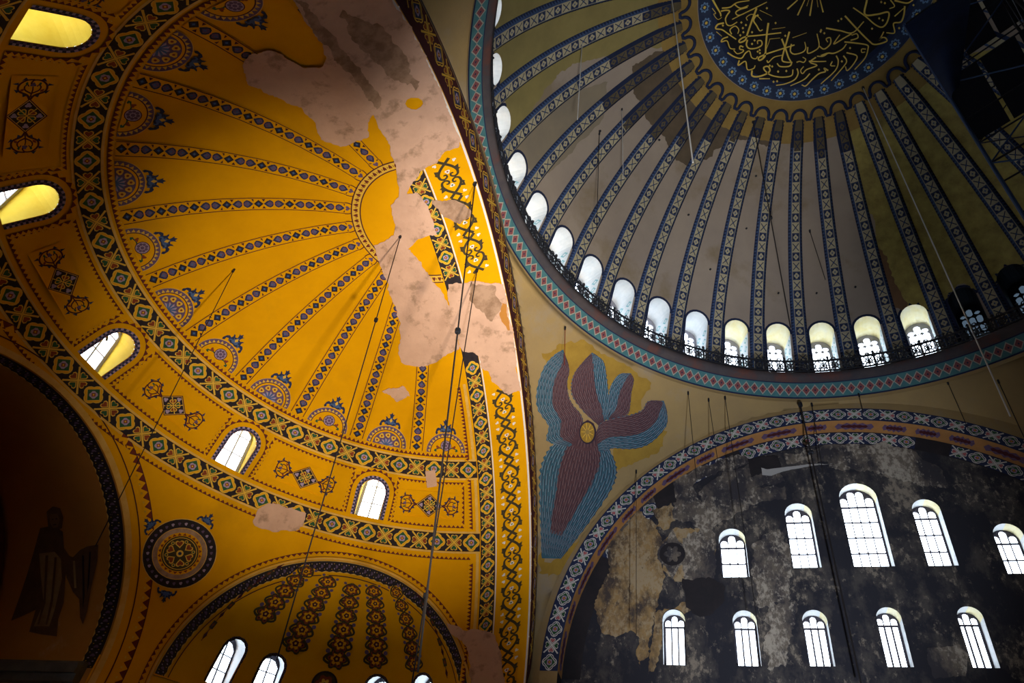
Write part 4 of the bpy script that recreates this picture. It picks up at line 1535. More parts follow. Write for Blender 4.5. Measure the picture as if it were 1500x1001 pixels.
# ---- dome windows
lat_tile = paint([(SQ, 'reveal'), (dia(.5, .5, .36), 'reveal_teal'), (dia(.5, .5, .18), 'reveal')])
for k in range(-1, 18):
    a = W0 - 9 * k
    if 0 <= k <= 16:
        lab = 'arched window of the great dome, %s from the left along the iron railing' % ORD[k]
        if k in (15, 16):
            lab = ('dark boarded arched dome window right of the bright ones', 'dark boarded arched dome window nearest the right edge')[k - 15]
    else:
        lab = ('arched dome window just above the picture frame', 'arched dome window just beyond the right frame edge')[k > 0]
    w = window_root(DC, a * RAD, lab)
    inn = dome(oaz, oel, 0.0)
    xo = DR * math.cos(DW_E * RAD) + .75
    O2 = O * A([1.0, 1.0]) + A([0, .10])
    out = np.stack([0 * O2[:, 0] + xo, O2[:, 0], inn[0, 2] + O2[:, 1]], 1)
    dark = k >= 15
    n = len(O)
    # jambs: the upright sides carry a pale lattice, the arched head is yellowish white
    V, F, mi = list(inn) + list(out), [], []
    for i in range(n):
        F.append((i, (i + 1) % n, n + (i + 1) % n, n + i))
        mi.append(0 if i in (0, 1, n - 1) else 1)
    mats_ = ['iron', 'iron'] if dark else (['reveal', 'reveal'] if k < 10 else ['reveal', 'reveal_yellow'])
    rv = ob('reveal', mesh('reveal', V, F, mats_, mi, False), w)
    if not dark:
        for side in (1, n - 1):
            i0, i1 = side, (side + 1) % n
            Pm = lambda P, i0=i0, i1=i1: (inn[i0] + (out[i0] - inn[i0]) * P[:, 1:2]) * (1 - P[:, 0:1]) + (inn[i1] + (out[i1] - inn[i1]) * P[:, 1:2]) * P[:, 0:1] + A([0, .012 if side != 1 else -.012, 0])
            V_, T_, mi_, nm_ = lat_tile
            for rr in range(5):
                for cc_ in range(2):
                    Q = np.stack([(V_[:, 0] + rr) / 5, (V_[:, 1] + cc_) / 2], 1)
                    if rr == 0 and cc_ == 0:
                        VL, TL_, ML = [Q], [T_], [mi_]
                    else:
                        TL_.append(T_ + len(V_) * len(VL))
                        VL.append(Q)
                        ML.append(mi_)
            ob('lattice_pattern', mesh('lattice_pattern', Pm(np.concatenate(VL)), np.concatenate(TL_), nm_, np.concatenate(ML), False), rv)['kind'] = 'stuff'
    ob('arch_border', mesh('arch_border', *(lambda S: (S, [(i, i + 1, len(S) // 2 + i + 1, len(S) // 2 + i) for i in range(len(S) // 2 - 1)]))(
        np.concatenate([dome(*tangent(DW_E, DR)(O[1:]), .02), dome(*tangent(DW_E, DR)(np.concatenate([[O[1] + A([.13, 0])], A([0, DW_H - DW_W / 2]) + (O[2:] - A([0, DW_H - DW_W / 2])) * 1.19])), .02)])), ['ribnavy']), w)
    fm = lambda P, d: np.stack([0 * P[:, 0] + xo + d - .05, P[:, 0], inn[0, 2] + .10 + P[:, 1]], 1)
    lights = []
    nc, nr = 3, 5
    for c in range(nc):
        for rr in range(nr):
            cw, ch = (DW_W - .30) / nc, (DW_H - .45) / nr
            x0, z0 = -DW_W / 2 + .15 + c * cw, .22 + rr * ch
            g = .012 if not dark else .035
            top = z0 + ch
            if rr == nr - 1:
                top = z0 + ch * (1.0 if c == 1 else .52)
            q = .09
            lights.append(A([(x0 + g, z0 + g + q), (x0 + g + q, z0 + g), (x0 + cw - g - q, z0 + g), (x0 + cw - g, z0 + g + q), (x0 + cw - g, top - g - q), (x0 + cw - g - q, top - g), (x0 + g + q, top - g), (x0 + g, top - g - q)]))
    plate(O, lights, .06, fm, 'frame', 'framegrey' if not dark else 'tubedark', w)
    for l in lights:
        pane(l, fm, 'pane', 'glass' if not dark else 'glassdark', w)

# ================================================================== cornice of the dome and its iron railing
CC = A([.20, -.11, 0])
prof = [(15.50, 40.42), (15.49, 40.64), (15.46, 40.70), (15.08, 41.40), (15.04, 41.44), (14.84, 41.60), (14.78, 41.68), (14.76, 41.92), (14.82, 41.98), (17.2, 42.0)]
mids = [3, 1, 1, 1, 0, 0, 0, 2, 0]
na = 144
V = [(r * math.cos(2 * math.pi * i / na), r * math.sin(2 * math.pi * i / na), z) for i in range(na) for r, z in prof]
F = grid_faces(na, len(prof), True)
cor = ob('trim_2', mesh('trim_2', V, F, ['cornice', 'ribnavy', 'ribnavy', 'pend'], [(3 if j % 9 == 0 else mids[j % 9]) for j in range(len(F))]), None, tuple(CC))
tag(cor, 'round cornice ring under the great dome with a teal lozenge border', 'cornice', kind='structure')
CT = paint([(SQ, 'teal'), (dia(.5, .5, .52, .42), 'bandline'), (dia(.5, .5, .40, .31), 'bandred'), (dia(.5, .5, .10, .08), 'ribnavy')])
strip('teal_lozenge_border', CT, 210, lambda P: np.stack([(15.44 - .37 * P[:, 1]) * np.cos(2 * math.pi * P[:, 0]), (15.44 - .37 * P[:, 1]) * np.sin(2 * math.pi * P[:, 0]), 40.71 + .68 * P[:, 1]], 1), cor)

rail = empty('gallery_railing', (CC[0], CC[1], 41.98))
tag(rail, 'dark wrought iron railing running round the foot of the great dome', 'railing')
RRL = 14.88
aa = np.linspace(32, -146, 179) * RAD
for zz, rr, nm in ((.14, .055, 'bottom_rail'), (.92, .06, 'top_rail')):
    b = MB()
    b.tube([(RRL * math.cos(q), RRL * math.sin(q), zz) for q in aa], rr, 6)
    b.obj(nm, ['iron'], rail)
pb = MB()
wv = RRL * math.sin(2.2 * RAD)
L_ = lambda u, v: (RRL, u, v)
for c in (-.5, .5):
    u0, u1 = c * wv - wv * .48, c * wv + wv * .48
    um = c * wv
    for p, q in (((u0, .14), (u1, .92)), ((u0, .92), (u1, .14)), ((um, .14), (um, .92)), ((u0, .53), (u1, .53))):
        pb.tube([L_(*p), L_(*q)], .034, 4)
    pb.tube([L_(um + .17 * math.cos(x), .53 + .19 * math.sin(x)) for x in np.linspace(0, 2 * math.pi, 10, endpoint=False)], .036, 4, close=True)
    pb.tube([L_(um + .10 * math.cos(x), 1.0 + .14 * math.sin(x)) for x in np.linspace(0, math.pi, 6)], .034, 4)
panel_me = mesh('railing_panel', pb.V, pb.F, ['iron'], None, False)
po = MB()
po.tube([(RRL, 0, 0), (RRL, 0, 1.05)], .05, 6)
po.add([(RRL + .10 * math.cos(x), .10 * math.sin(x), 1.12) for x in (0, math.pi / 2, math.pi, 3 * math.pi / 2)] + [(RRL, 0, 1.28), (RRL, 0, 1.02)], [(0, 1, 4), (1, 2, 4), (2, 3, 4), (3, 0, 4), (1, 0, 5), (2, 1, 5), (3, 2, 5), (0, 3, 5)])
post_me = mesh('post', po.V, po.F, ['iron'], None, False)
for k in range(40):
    a = 31 - 4.4 * k
    ob('railing_panel', panel_me, rail, None, (0, 0, a * RAD))
    ob('post', post_me, rail, None, (0, 0, (a + 2.2) * RAD))

# ================================================================== pendentives
def pendentive(sx, sy, label):
    n, m = 92, 60
    th = np.sort(np.append(np.linspace(-90, 0, n - 1), math.atan2(YF, XA) / RAD)) * RAD
    top = math.asin((40.9 - PC[2]) / PR)
    V = []
    for a in th:
        rm = min(XA / max(math.cos(a), 1e-6), -YF / max(-math.sin(a), 1e-6))
        e1 = math.acos(min(1, rm / PR))
        e0 = math.acos((15.485 + .20 * sx * math.cos(a) - .11 * sy * math.sin(a)) / PR)
        for j in range(m):
            e = max(min(top * (1 - j / (m - 1)), e0), e1)
            V.append((sx * PR * math.cos(e) * math.cos(a), sy * PR * math.cos(e) * math.sin(a), PC[2] + PR * math.sin(e)))
    o = ob('pendentive_wall', mesh('pendentive_wall', V, grid_faces(n, m), ['pend']))
    return tag(o, label, 'pendentive', kind='structure')


pendentive(1, 1, 'gold and tan curved pendentive bearing the winged mosaic figure')
pendentive(-1, 1, 'tan pendentive at the right edge under the dome cornice')
pendentive(1, -1, 'olive pendentive sliver at the top between arch and dome')
pendentive(-1, -1, 'far pendentive on the unseen side of the dome')

ser = empty('seraph_mosaic', tuple(on_sphere(PC, PR)([(855, 645)])[0]))
tag(ser, 'six winged mosaic figure with aubergine and blue feathers and a golden face disc', 'mosaic')
on_pend = lambda off: rel(on_sphere(PC, PR - off), ser)
ZS7 = lambda pts: A(pts, float) / 5.562 + A([780, 500])
ZS8 = lambda pts: A(pts, float) / 5.562 + A([780, 660])


def pend_patch(nm, pts, m, off=.012):
    painted(nm, [(ragged(pts, 5.0, 9), m)], on_pend(off), ser, 12)


pend_patch('gold_ground', [(795, 520), (815, 505), (850, 500), (880, 512), (905, 530), (935, 545), (948, 560), (940, 600), (930, 610), (890, 600), (855, 590), (815, 560)], 'pend_gold')
pend_patch('gold_ground', [(898, 660), (925, 655), (960, 640), (975, 632), (972, 655), (945, 670), (925, 680), (905, 690), (897, 680)], 'pend_gold')
pend_patch('gold_ground', [(792, 810), (805, 822), (830, 805), (850, 790), (840, 820), (825, 840), (800, 850), (790, 840)], 'pend_gold')


def feathered(name, L, R, zones, off, nl=22, rows=6, dark='wingdark'):
    """a wing between its two edges (root to tip); zones = [(u0 at root, u0 at tip, u1 at root, u1 at tip, colour)]; short feather strokes run along it"""
    L, R = smoothline(L, 8), smoothline(R, 8)
    s = lambda Q, t: A([np.interp(t, np.linspace(0, 1, len(Q)), Q[:, k]) for k in (0, 1)])
    pt = lambda u, t: s(L, t) * (1 - u) + s(R, t) * u
    tq = np.linspace(0, 1, 26)
    edge = []
    for i, t in enumerate(np.linspace(0, 1, 40)):
        edge.append(pt(-.015 + (.03 if i % 2 else 0), t))
    edge2 = [pt(1.015 - (.03 if i % 2 else 0), t) for i, t in enumerate(np.linspace(1, 0, 40))]
    sh = [(A(edge + edge2[1:]), 'wingblue')]
    for a0, a1, b0, b1, c, te in zones:
        t1 = np.linspace(0, te, 30)
        sh.append((A([pt(a0 + (a1 - a0) * t + (.02 if i % 2 else 0), t) for i, t in enumerate(t1)] + [pt(b0 + (b1 - b0) * t - (.02 if i % 2 else 0), t) for i, t in enumerate(t1[::-1])]), c))

    def core(u, t):
        return any(a0 + (a1 - a0) * t < u < b0 + (b1 - b0) * t and t < te for a0, a1, b0, b1, c, te in zones)
    for i in range(nl):
        u = (i + .5) / nl
        ph = (i % 2) * .5 + RNG.random() * .2
        for j in range(rows):
            t0 = (j + ph) / (rows + .7)
            t1_ = t0 + .78 / (rows + .7)
            if t1_ > .985:
                continue
            k = core(u, (t0 + t1_) / 2)
            P = [pt(u, q) for q in np.linspace(t0, t1_, 4)]
            sh.append((stroke(P, .5, 1.0), ('wingline' if k else 'wingpale')))
            du = .36 / nl
            P = [pt(u + du, q) for q in np.linspace(t0, t1_, 4)]
            sh.append((stroke(P, .9, .5), dark))
    return painted(name, sh, on_pend(off), ser, 10)


feathered('lower_wing', ZS8([(300, -130), (150, -30), (65, 150), (58, 400), (66, 650), (75, 880)]), ZS8([(545, -130), (650, 40), (685, 180), (635, 330), (480, 560), (330, 760), (215, 905)]),
          [(.22, .26, .86, .54, 'wing', .80)], .018, 26, 9)
feathered('upper_wing', ZS7([(300, 860), (120, 815), (130, 690), (40, 550), (38, 380), (95, 210), (175, 115), (250, 68)]), ZS7([(400, 800), (415, 690), (395, 600), (330, 520), (293, 440), (283, 330), (300, 225), (250, 68)]),
          [(.30, .62, 1.0, 1.0, 'wing', .97)], .024, 20, 8)
feathered('upper_wing', ZS7([(540, 690), (410, 570), (325, 450), (316, 350), (345, 255), (415, 165), (485, 92)]), ZS7([(600, 640), (632, 560), (617, 400), (602, 270), (580, 170), (535, 125), (485, 92)]),
          [(0, 0, .72, .60, 'wing', .97)], .030, 18, 7)
feathered('upper_wing', ZS7([(600, 640), (620, 500), (628, 395), (668, 312), (720, 265), (802, 262)]), ZS7([(650, 640), (772, 600), (798, 510), (806, 420), (826, 320), (802, 262)]),
          [(.36, .55, 1.0, 1.0, 'wing', .97)], .026, 14, 5)
feathered('side_wing', ZS7([(515, 750), (560, 665), (680, 625), (800, 600), (895, 562), (945, 488), (1070, 486)]), ZS7([(540, 900), (600, 890), (665, 872), (780, 880), (900, 862), (1000, 800), (1090, 690), (1098, 590), (1070, 486)]),
          [(0, .0, .60, .62, 'wing', .97)], .034, 18, 8)
painted('feathered_breast', [(ZS7([(395, 680), (350, 760), (318, 840), (370, 880), (440, 900), (500, 880), (535, 830), (525, 750), (500, 670), (450, 640)]), 'wing')]
        + [(stroke(smoothline(ZS7([(370 + 12 * k, 800 + 8 * (k % 3)), (360 + 13 * k, 840), (352 + 14 * k, 872 - 3 * abs(k - 6))]), 4), .7, .4), 'wingline' if k % 2 else 'wingdark') for k in range(13)], on_pend(.040), ser, 10)
painted('face_disc', [(ZS7(circle(450, 745, 70, 20, 95)), 'wingdark'), (ZS7(circle(447, 745, 58, 18, 82)), 'pend_gold'), (ZS7(circle(447, 735, 34, 12, 50)), 'dome_ochre')]
        + [(stroke(ZS7([(447 + 15 * math.cos(a), 740 + 20 * math.sin(a)), (447 + 50 * math.cos(a), 740 + 72 * math.sin(a))]), .7), 'gold' if i % 2 else 'pend_gold') for i, a in enumerate(np.arange(0, 6.28, .35))], on_pend(.052), ser)

# ================================================================== south lunette
yy = np.linspace(math.pi, 0, 61)
RI = TR - .82
inner = np.stack([TX + RI * np.cos(yy), TZ + RI * np.sin(yy)], 1)
sf_shape = np.concatenate([[(-15.4, 0), (TX - RI, 0)], inner, [(TX + RI, 0), (15.4, 0), (15.4, 41.0), (-15.4, 41.0)]])
sface = painted('south_arch_wall', [(sf_shape, 'pend')], lambda P: np.stack([P[:, 0], 0 * P[:, 0] + YF, P[:, 1]], 1), None, 3.0, smooth=False)
tag(sface, 'arch face framing the blackened wall of windows', 'wall', kind='structure')


def lun_ring(r0, r1, y, t0, t1):
    def f(P):
        a = t0 + (t1 - t0) * P[:, 0]
        r = r0 + (r1 - r0) * P[:, 1]
        return np.stack([r * np.cos(a), 0 * a + y, r * np.sin(a)], 1)
    return f


def lun_tiles(r0, r1, y, parent, n, mats_pair, skip=(), loc=None):
    st = math.pi / n
    ms = []
    for tl in mats_pair:
        V, T, mi, names = tl
        ms.append(mesh('band_tile', lun_ring(r0, r1, 0.0, -st / 2, st / 2)(V), T, names, mi))
    for k in range(n):
        if k in skip:
            continue
        o = ob('band_tile', ms[k % 2], parent, (TX, y, TZ), (0, -(st * (k + .5)), 0))


b1 = ribbon('painted_band', 'navy', 70, lambda P: lun_ring(RI, TR, YF + .012, 0, math.pi)(P) + A([TX, 0, TZ]), sface)
lun_tiles(RI + .06, TR - .06, YF + .024, b1, 56, (TD2, TH2))
sof = ribbon('soffit', 'orangeband', 60, lambda P: lun_ring(RI, RI, 0, 0, math.pi)(P) * A([1, 0, 1]) + np.stack([0 * P[:, 0] + TX, YF + (YW - YF) * P[:, 1], 0 * P[:, 0] + TZ], 1), sface)
for sg in (-1, 1):
    jb = MB()
    jb.add([(TX + sg * RI, YF, 0), (TX + sg * RI, YW - .05, 0), (TX + sg * RI, YW - .05, TZ + .1), (TX + sg * RI, YF, TZ + .1)], [(0, 1, 2, 3)])
    jb.obj('jamb', ['lun_dark'], sface)
tk = 0
while tk < 56:
    n_ = random.choice((2, 3, 3))
    a0, a1 = math.pi * (tk + .25) / 56, math.pi * (tk + n_ - .25) / 56
    P_ = A([(0, .5), (.08, .24), (.2, .34), (.3, .20), (.42, .32), (.5, .16), (.58, .32), (.7, .20), (.8, .34), (.92, .24), (1, .5), (.92, .76), (.8, .66), (.7, .80), (.58, .68), (.5, .84), (.42, .68), (.3, .80), (.2, .66), (.08, .76)])
    painted('painted_cartouche', [(P_, 'purple'), (xf(P_ - .5, .7, 0, .5, .5, .5), 'maroon')], lambda P: np.stack([TX + (RI - .015) * np.cos(a0 + (a1 - a0) * P[:, 0]), YF + (YW - YF) * P[:, 1], TZ + (RI - .015) * np.sin(a0 + (a1 - a0) * P[:, 0])], 1), sof)
    tk += n_

wall_shape = np.concatenate([[(TX - RI - .05, 0)], np.stack([TX + (RI + .05) * np.cos(yy), TZ + (RI + .05) * np.sin(yy)], 1), [(TX + RI + .05, 0)]])
UPW = [(6.11, 30.69, 1.27, 2.68), (2.84, 31.15, 1.26, 3.60), (-.06, 31.17, 1.72, 4.66), (-2.92, 31.17, 1.22, 3.58), (-5.95, 30.74, 1.2, 2.55)]
LOW = [(9.05, 26.40, 1.03, 2.64), (5.90, 26.42, 1.05, 2.58), (2.91, 26.47, 1.04, 2.56), (-.14, 26.50, 1.0, 2.66), (-3.32, 26.53, .98, 2.67), (-6.4, 26.5, 1.0, 2.65), (-9.4, 26.5, 1.0, 2.65)]
wsh = [(wall_shape, 'lunette')]
for x, z, w_, h_ in UPW + LOW:
    wsh.append((arch_outline(w_, h_, 14) + A([x, z]), None))
wall = painted('wall_south', wsh, lambda P: np.stack([P[:, 0], 0 * P[:, 0] + YW, P[:, 1]], 1), None, 2.5, smooth=False)
tag(wall, 'blackened flaking lunette wall pierced by two rows of arched windows', 'wall', kind='structure')
b2 = ribbon('painted_band', 'lun_dark', 70, lambda P: lun_ring(RI - .86, RI - .02, YW + .012, 0, math.pi)(P) + A([TX, 0, TZ]), wall)
lun_tiles(RI - .82, RI - .06, YW + .024, b2, 52, (TD2, TH2), skip=[k for k in range(52) if k < 8 or (k > 10 and random.random() < .07)] + list(range(40, 52)))
on_wall = lambda off: on_plane(1, YW + off)


LAYER = [0]


def wall_patch(nm, pts, m, off=.03, amp=3.0):
    LAYER[0] += 1
    off += .0011 * LAYER[0]
    holes = [(to_px(np.stack([q[:, 0], 0 * q[:, 0] + YW + off, q[:, 1]], 1)), None) for q in (arch_outline(w_ + .06, h_ + .06, 14) + A([x, z - .03]) for x, z, w_, h_ in UPW + LOW)]
    return painted(nm, [(ragged(pts, amp, 6), m)] + holes, on_wall(off), wall, None)


wall_patch('tan_plaster', [(905, 760), (930, 745), (955, 760), (968, 785), (965, 815), (975, 845), (965, 880), (960, 895), (955, 930), (948, 960), (935, 975), (932, 955), (938, 935), (925, 925), (900, 935), (885, 925), (875, 905), (870, 885), (880, 860), (893, 840), (893, 815), (885, 800)], 'lun_tan', .03)
wall_patch('tan_plaster', [(955, 745), (985, 735), (990, 760), (980, 775), (965, 770)], 'lun_tan', .03)
wall_patch('tan_plaster', [(878, 790), (900, 748), (930, 718), (958, 702), (956, 730), (932, 758), (906, 790), (892, 818), (882, 812)], 'lun_tan', .018)
wall_patch('tan_plaster', [(968, 800), (990, 775), (1020, 770), (1050, 790), (1045, 830), (1020, 850), (990, 850), (972, 835)], 'lun_tan', .014)
wall_patch('grey_plaster', [(1010, 748), (1060, 726), (1110, 716), (1150, 712), (1152, 732), (1100, 740), (1062, 760), (1040, 776), (1016, 772)], 'lun_grey', .016)
wall_patch('grey_plaster', [(1150, 668), (1210, 652), (1260, 650), (1250, 668), (1190, 676), (1155, 680)], 'lun_grey', .016)
wall_patch('tan_plaster', [(960, 900), (1010, 880), (1015, 895), (985, 905), (970, 940), (958, 985), (948, 985), (955, 930)], 'lun_tan', .016)
wall_patch('grey_plaster', [(900, 770), (930, 735), (975, 705), (1030, 680), (1090, 665), (1100, 680), (1060, 690), (1020, 705), (1000, 730), (960, 735), (930, 750), (910, 780)], 'lun_grey', .034)
wall_patch('grey_plaster', [(1020, 720), (1060, 690), (1110, 680), (1140, 690), (1150, 705), (1105, 715), (1060, 735), (1035, 745)], 'lun_grey', .032)
wall_patch('grey_plaster', [(985, 720), (1015, 715), (1035, 750), (1020, 770), (990, 760)], 'lun_grey', .032)
wall_patch('grey_plaster', [(1210, 660), (1290, 650), (1340, 660), (1380, 690), (1390, 715), (1350, 712), (1310, 700), (1290, 695), (1240, 690), (1215, 685)], 'lun_grey', .026)
wall_patch('grey_plaster', [(1000, 790), (1040, 770), (1050, 800), (1045, 850), (1020, 870), (1000, 845)], 'lun_grey', .026)
wall_patch('grey_plaster', [(1100, 800), (1150, 770), (1160, 830), (1150, 880), (1110, 900), (1105, 860)], 'lun_grey', .022, 5)
wall_patch('grey_plaster', [(1120, 885), (1170, 880), (1165, 930), (1150, 975), (1125, 980)], 'lun_grey', .022, 5)
wall_patch('soot_area', [(1000, 850), (1040, 845), (1060, 860), (1062, 880), (1045, 900), (1025, 905), (1005, 890)], 'lun_dark', .034, 2)
wall_patch('soot_area', [(958, 700), (985, 702), (990, 735), (965, 745), (955, 730)], 'lun_dark', .036, 2)
wall_patch('soot_area', [(1095, 672), (1140, 668), (1145, 685), (1100, 700)], 'lun_dark', .04, 2)
wall_patch('white_filler_streak', [(1115, 685), (1124, 688), (1150, 684), (1185, 680), (1220, 679), (1185, 684), (1150, 690), (1130, 697), (1117, 696)], 'lun_white', .044, .6)
wall_patch('pale_patch', [(1358, 950), (1400, 948), (1420, 960), (1415, 990), (1370, 995), (1360, 975)], 'lun_grey', .03, 2)
# ghost of a painted wreath on the wall
painted('painted_wreath', [(circle(985, 812, 22, 22, 20), 'lun_grey'), (circle(985, 812, 19, 20, 17), 'lun_dark'), (lobes(985, 812, 13, 6, .4, 24), 'lun_grey'), (A([(975, 795), (985, 775), (995, 795)]), 'lun_grey'), (A([(975, 830), (985, 850), (995, 830)]), 'lun_grey')], on_wall(.04), wall)

UPL = ['small arched lunette window at the left of the upper row', 'second arched lunette window of the upper row, left of the tallest', 'tallest arched lunette window in the middle of the upper row',
       'fourth arched lunette window of the upper row, right of the tallest', 'arched lunette window of the upper row cut by the right edge']
LOL = ['leftmost arched window of the lower lunette row', 'second arched window from the left in the lower lunette row', 'third arched window from the left in the lower lunette row', 'fourth arched window from the left in the lower lunette row',
       'rightmost arched window in view in the lower lunette row', 'lower lunette window just beyond the right edge', 'lower lunette window far beyond the right edge']
for i, (x, z, w_, h_) in enumerate(UPW + LOW):
    up = i < len(UPW)
    w = window_root((x, YW, z), 0, (UPL + LOL)[i])
    O = arch_outline(w_, h_, 14)
    dp = .62
    fm = lambda P, d: np.stack([P[:, 0], 0 * P[:, 0] - dp - d + .05, P[:, 1]], 1)
    inn = np.stack([O[:, 0], 0 * O[:, 0], O[:, 1]], 1)
    out = inn + A([0, -dp, 0])
    n = len(O)
    reveal(inn, out, 'reveal', ['reveal', 'reveal_yellow'], w, [0, 0] + [0] * ((n - 2) // 2 + (2 if x > 1 else 0)) + [1] * (n - 3 - (n - 2) // 2 - (2 if x > 1 else 0)) + [0])
    nc = 4 if (up and i == 2) else 3
    lights = []
    mg = .07
    cw = (w_ - 2 * mg) / nc
    tz = h_ - w_ * .62
    tt_ = np.linspace(0, math.pi, 8)
    rows = 1 if not up else max(2, int(tz / .8))
    for c in range(nc):
        x0 = -w_ / 2 + mg + c * cw
        for r_ in range(rows):
            z0, z1 = .14 + (tz - .14) * r_ / rows, .14 + (tz - .14) * (r_ + 1) / rows
            g = .018 if up else .034
            q = .06 if up else .09
            lights.append(A([(x0 + g, z0 + q), (x0 + q, z0 + g), (x0 + cw - q, z0 + g), (x0 + cw - g, z0 + q), (x0 + cw - g, z1 - .03), (x0 + g, z1 - .03)]))
        xm = x0 + cw / 2
        rad = cw / 2 - .02
        hh = math.sqrt(max((w_ / 2 - .05) ** 2 - (abs(xm) + rad * .75) ** 2, .0))
        base = tz + .05
        top = h_ - w_ / 2 + hh
        sp = max(base + .02, top - rad)
        lights.append(np.concatenate([[(xm - rad, base), (xm + rad, base)], np.stack([xm + rad * np.cos(tt_), sp + min(rad, max(top - sp, .05)) * np.sin(tt_)], 1)]))
    plate(O, lights, .06, fm, 'frame', 'frame', w)
    for l in lights:
        pane(l, fm, 'pane', 'glass', w)

# ================================================================== bare plaster on the east side
def on_east(off):
    fs = on_sphere(SC, SR - off)

    def f(p):
        X = fs(p)
        v = pixel_rays(p)
        bad = X[:, 0] < XS
        if bad.any():
            vb = v[bad]
            lo_, hi_ = np.full(len(vb), 15.0), np.full(len(vb), 70.0)

            def g(tt):
                Y = CAM_POS + tt[:, None] * vb
                w = (Y[:, 0] - XA) / (XS - XA)
                return np.hypot(Y[:, 1], Y[:, 2] - (ZA + w * (ZS - ZA))) - (RA + w * (RS - RA) - off)
            # the outermost crossing: march inwards from outside
            ts_ = np.linspace(46, 12, 681)
            val = np.stack([g(np.full(len(vb), q)) for q in ts_])
            neg = val < 0
            first = neg.argmax(0)
            th_ = ts_[first]
            tl_ = ts_[np.maximum(first - 1, 0)]
            for _ in range(30):
                mid_ = (th_ + tl_) / 2
                s_ = g(mid_) < 0
                th_ = np.where(s_, mid_, th_)
                tl_ = np.where(s_, tl_, mid_)
            X[bad] = CAM_POS + th_[:, None] * vb
        return X
    return f


ELAYER = [0]


def east_patch(nm, pts, m, off=.032, amp=2.0, holes=(), parent=None):
    ELAYER[0] += 1
    off += .025 + .0011 * ELAYER[0]
    sh = [(ragged(pts, amp, 6), m)] + [(ragged(h, 1.0, 4), None) for h in holes]
    parent = parent or semi_dome
    L = A(parent.location)
    f = on_east(off)
    return painted(nm, sh, lambda p: f(p) - L, parent, 9)


big = [(418, -30), (560, -30), (574, 0), (600, 38), (622, 80), (643, 128), (660, 168), (676, 205), (672, 215), (650, 222), (640, 240), (615, 252), (596, 285), (585, 290), (583, 260), (572, 215), (560, 195), (547, 168), (535, 180), (540, 200), (520, 212), (490, 214), (470, 205), (462, 180), (440, 160), (405, 143), (365, 125), (355, 95), (365, 78), (400, 75), (425, 88), (445, 100), (470, 98), (479, 85), (468, 60), (450, 35), (432, 0)]
east_patch('bare_plaster', big, 'plaster', holes=[circle(607, 152, 13, 10, 9)])
east_patch('bare_plaster', [(592, 286), (612, 283), (625, 300), (638, 330), (640, 345), (612, 350), (598, 365), (612, 380), (640, 420), (655, 440), (668, 470), (672, 510), (655, 520), (640, 530), (615, 538), (590, 533), (585, 520), (585, 470), (575, 440), (566, 415), (556, 390), (548, 360), (570, 352), (577, 345), (578, 330), (572, 300), (583, 290)], 'plaster')
east_patch('bare_plaster', [(657, 417), (690, 412), (737, 417), (743, 440), (751, 490), (757, 530), (762, 573), (745, 578), (720, 560), (715, 545), (705, 540), (700, 525), (690, 515), (680, 513), (672, 508), (666, 470), (656, 440)], 'plaster', .034)
east_patch('stained_plaster', [(633, 295), (660, 294), (680, 298), (690, 308), (688, 318), (675, 328), (650, 318)], 'plaster_dirty', .036)
east_patch('stained_plaster', [(690, 412), (725, 420), (735, 450), (722, 470), (705, 455), (690, 440)], 'plaster_dirty', .038, 3)
east_patch('stained_plaster', [(500, 20), (560, 40), (600, 90), (610, 130), (580, 120), (545, 85), (515, 60)], 'plaster_dirty', .036, 4)
east_patch('stained_plaster', [(432, 0), (446, 5), (512, 82), (560, 145), (553, 160), (500, 95), (455, 40)], 'plaster_dirty', .036, 3)
east_patch('stained_plaster', [(735, 442), (742, 445), (748, 485), (742, 488), (733, 462)], 'apse', .040, 2)
east_patch('bare_plaster', [(378, 745), (395, 737), (410, 740), (432, 748), (447, 752), (445, 770), (430, 778), (405, 780), (385, 775), (370, 765)], 'plaster', .034)
east_patch('bare_plaster', [(652, 912), (672, 918), (680, 925), (700, 922), (725, 930), (735, 960), (740, 1010), (690, 1010), (688, 960), (676, 940), (662, 930)], 'plaster', .036)
east_patch('bare_plaster', [(623, 690), (637, 688), (640, 712), (626, 715)], 'plaster', .034, 1)
east_patch('thin_plaster_stain', [(560, 575), (590, 565), (600, 580), (580, 590)], 'plaster', .034, 2)

# ================================================================== enclosure out of the picture
def slab(name, V, m, label, cat):
    b = MB()
    b.add(V, [(0, 1, 2, 3)])
    return tag(b.obj(name, [m]), label, cat, kind='structure')


slab('floor', [(-16, -17, 0), (42, -17, 0), (42, 17, 0), (-16, 17, 0)], 'floor', 'grey marble floor of the nave far below', 'floor')
slab('wall_north', [(-15.5, 16.7, 0), (15.5, 16.7, 0), (15.5, 16.7, 42), (-15.5, 16.7, 42)], 'wallplain', 'plain north wall behind the camera', 'wall')
slab('wall_west', [(-15.4, -16.8, 0), (-15.4, 16.8, 0), (-15.4, 16.8, 42), (-15.4, -16.8, 42)], 'wallplain', 'plain west wall out of the picture', 'wall')
for nm, a0, a1 in (('wall_southeast', -90, -31.2), ('wall_northeast', 90, 31.2)):
    q = np.linspace(a0, a1, 30) * RAD
    V = [(SC[0] + SR * math.cos(x), SR * math.sin(x), z) for x in q for z in (0, SC[2] + .02)]
    tag(ob(nm, mesh(nm, V, grid_faces(30, 2), ['yellow'])), 'curved lower wall under the half dome, ' + ('south side' if a0 < 0 else 'north side'), 'wall', kind='structure')
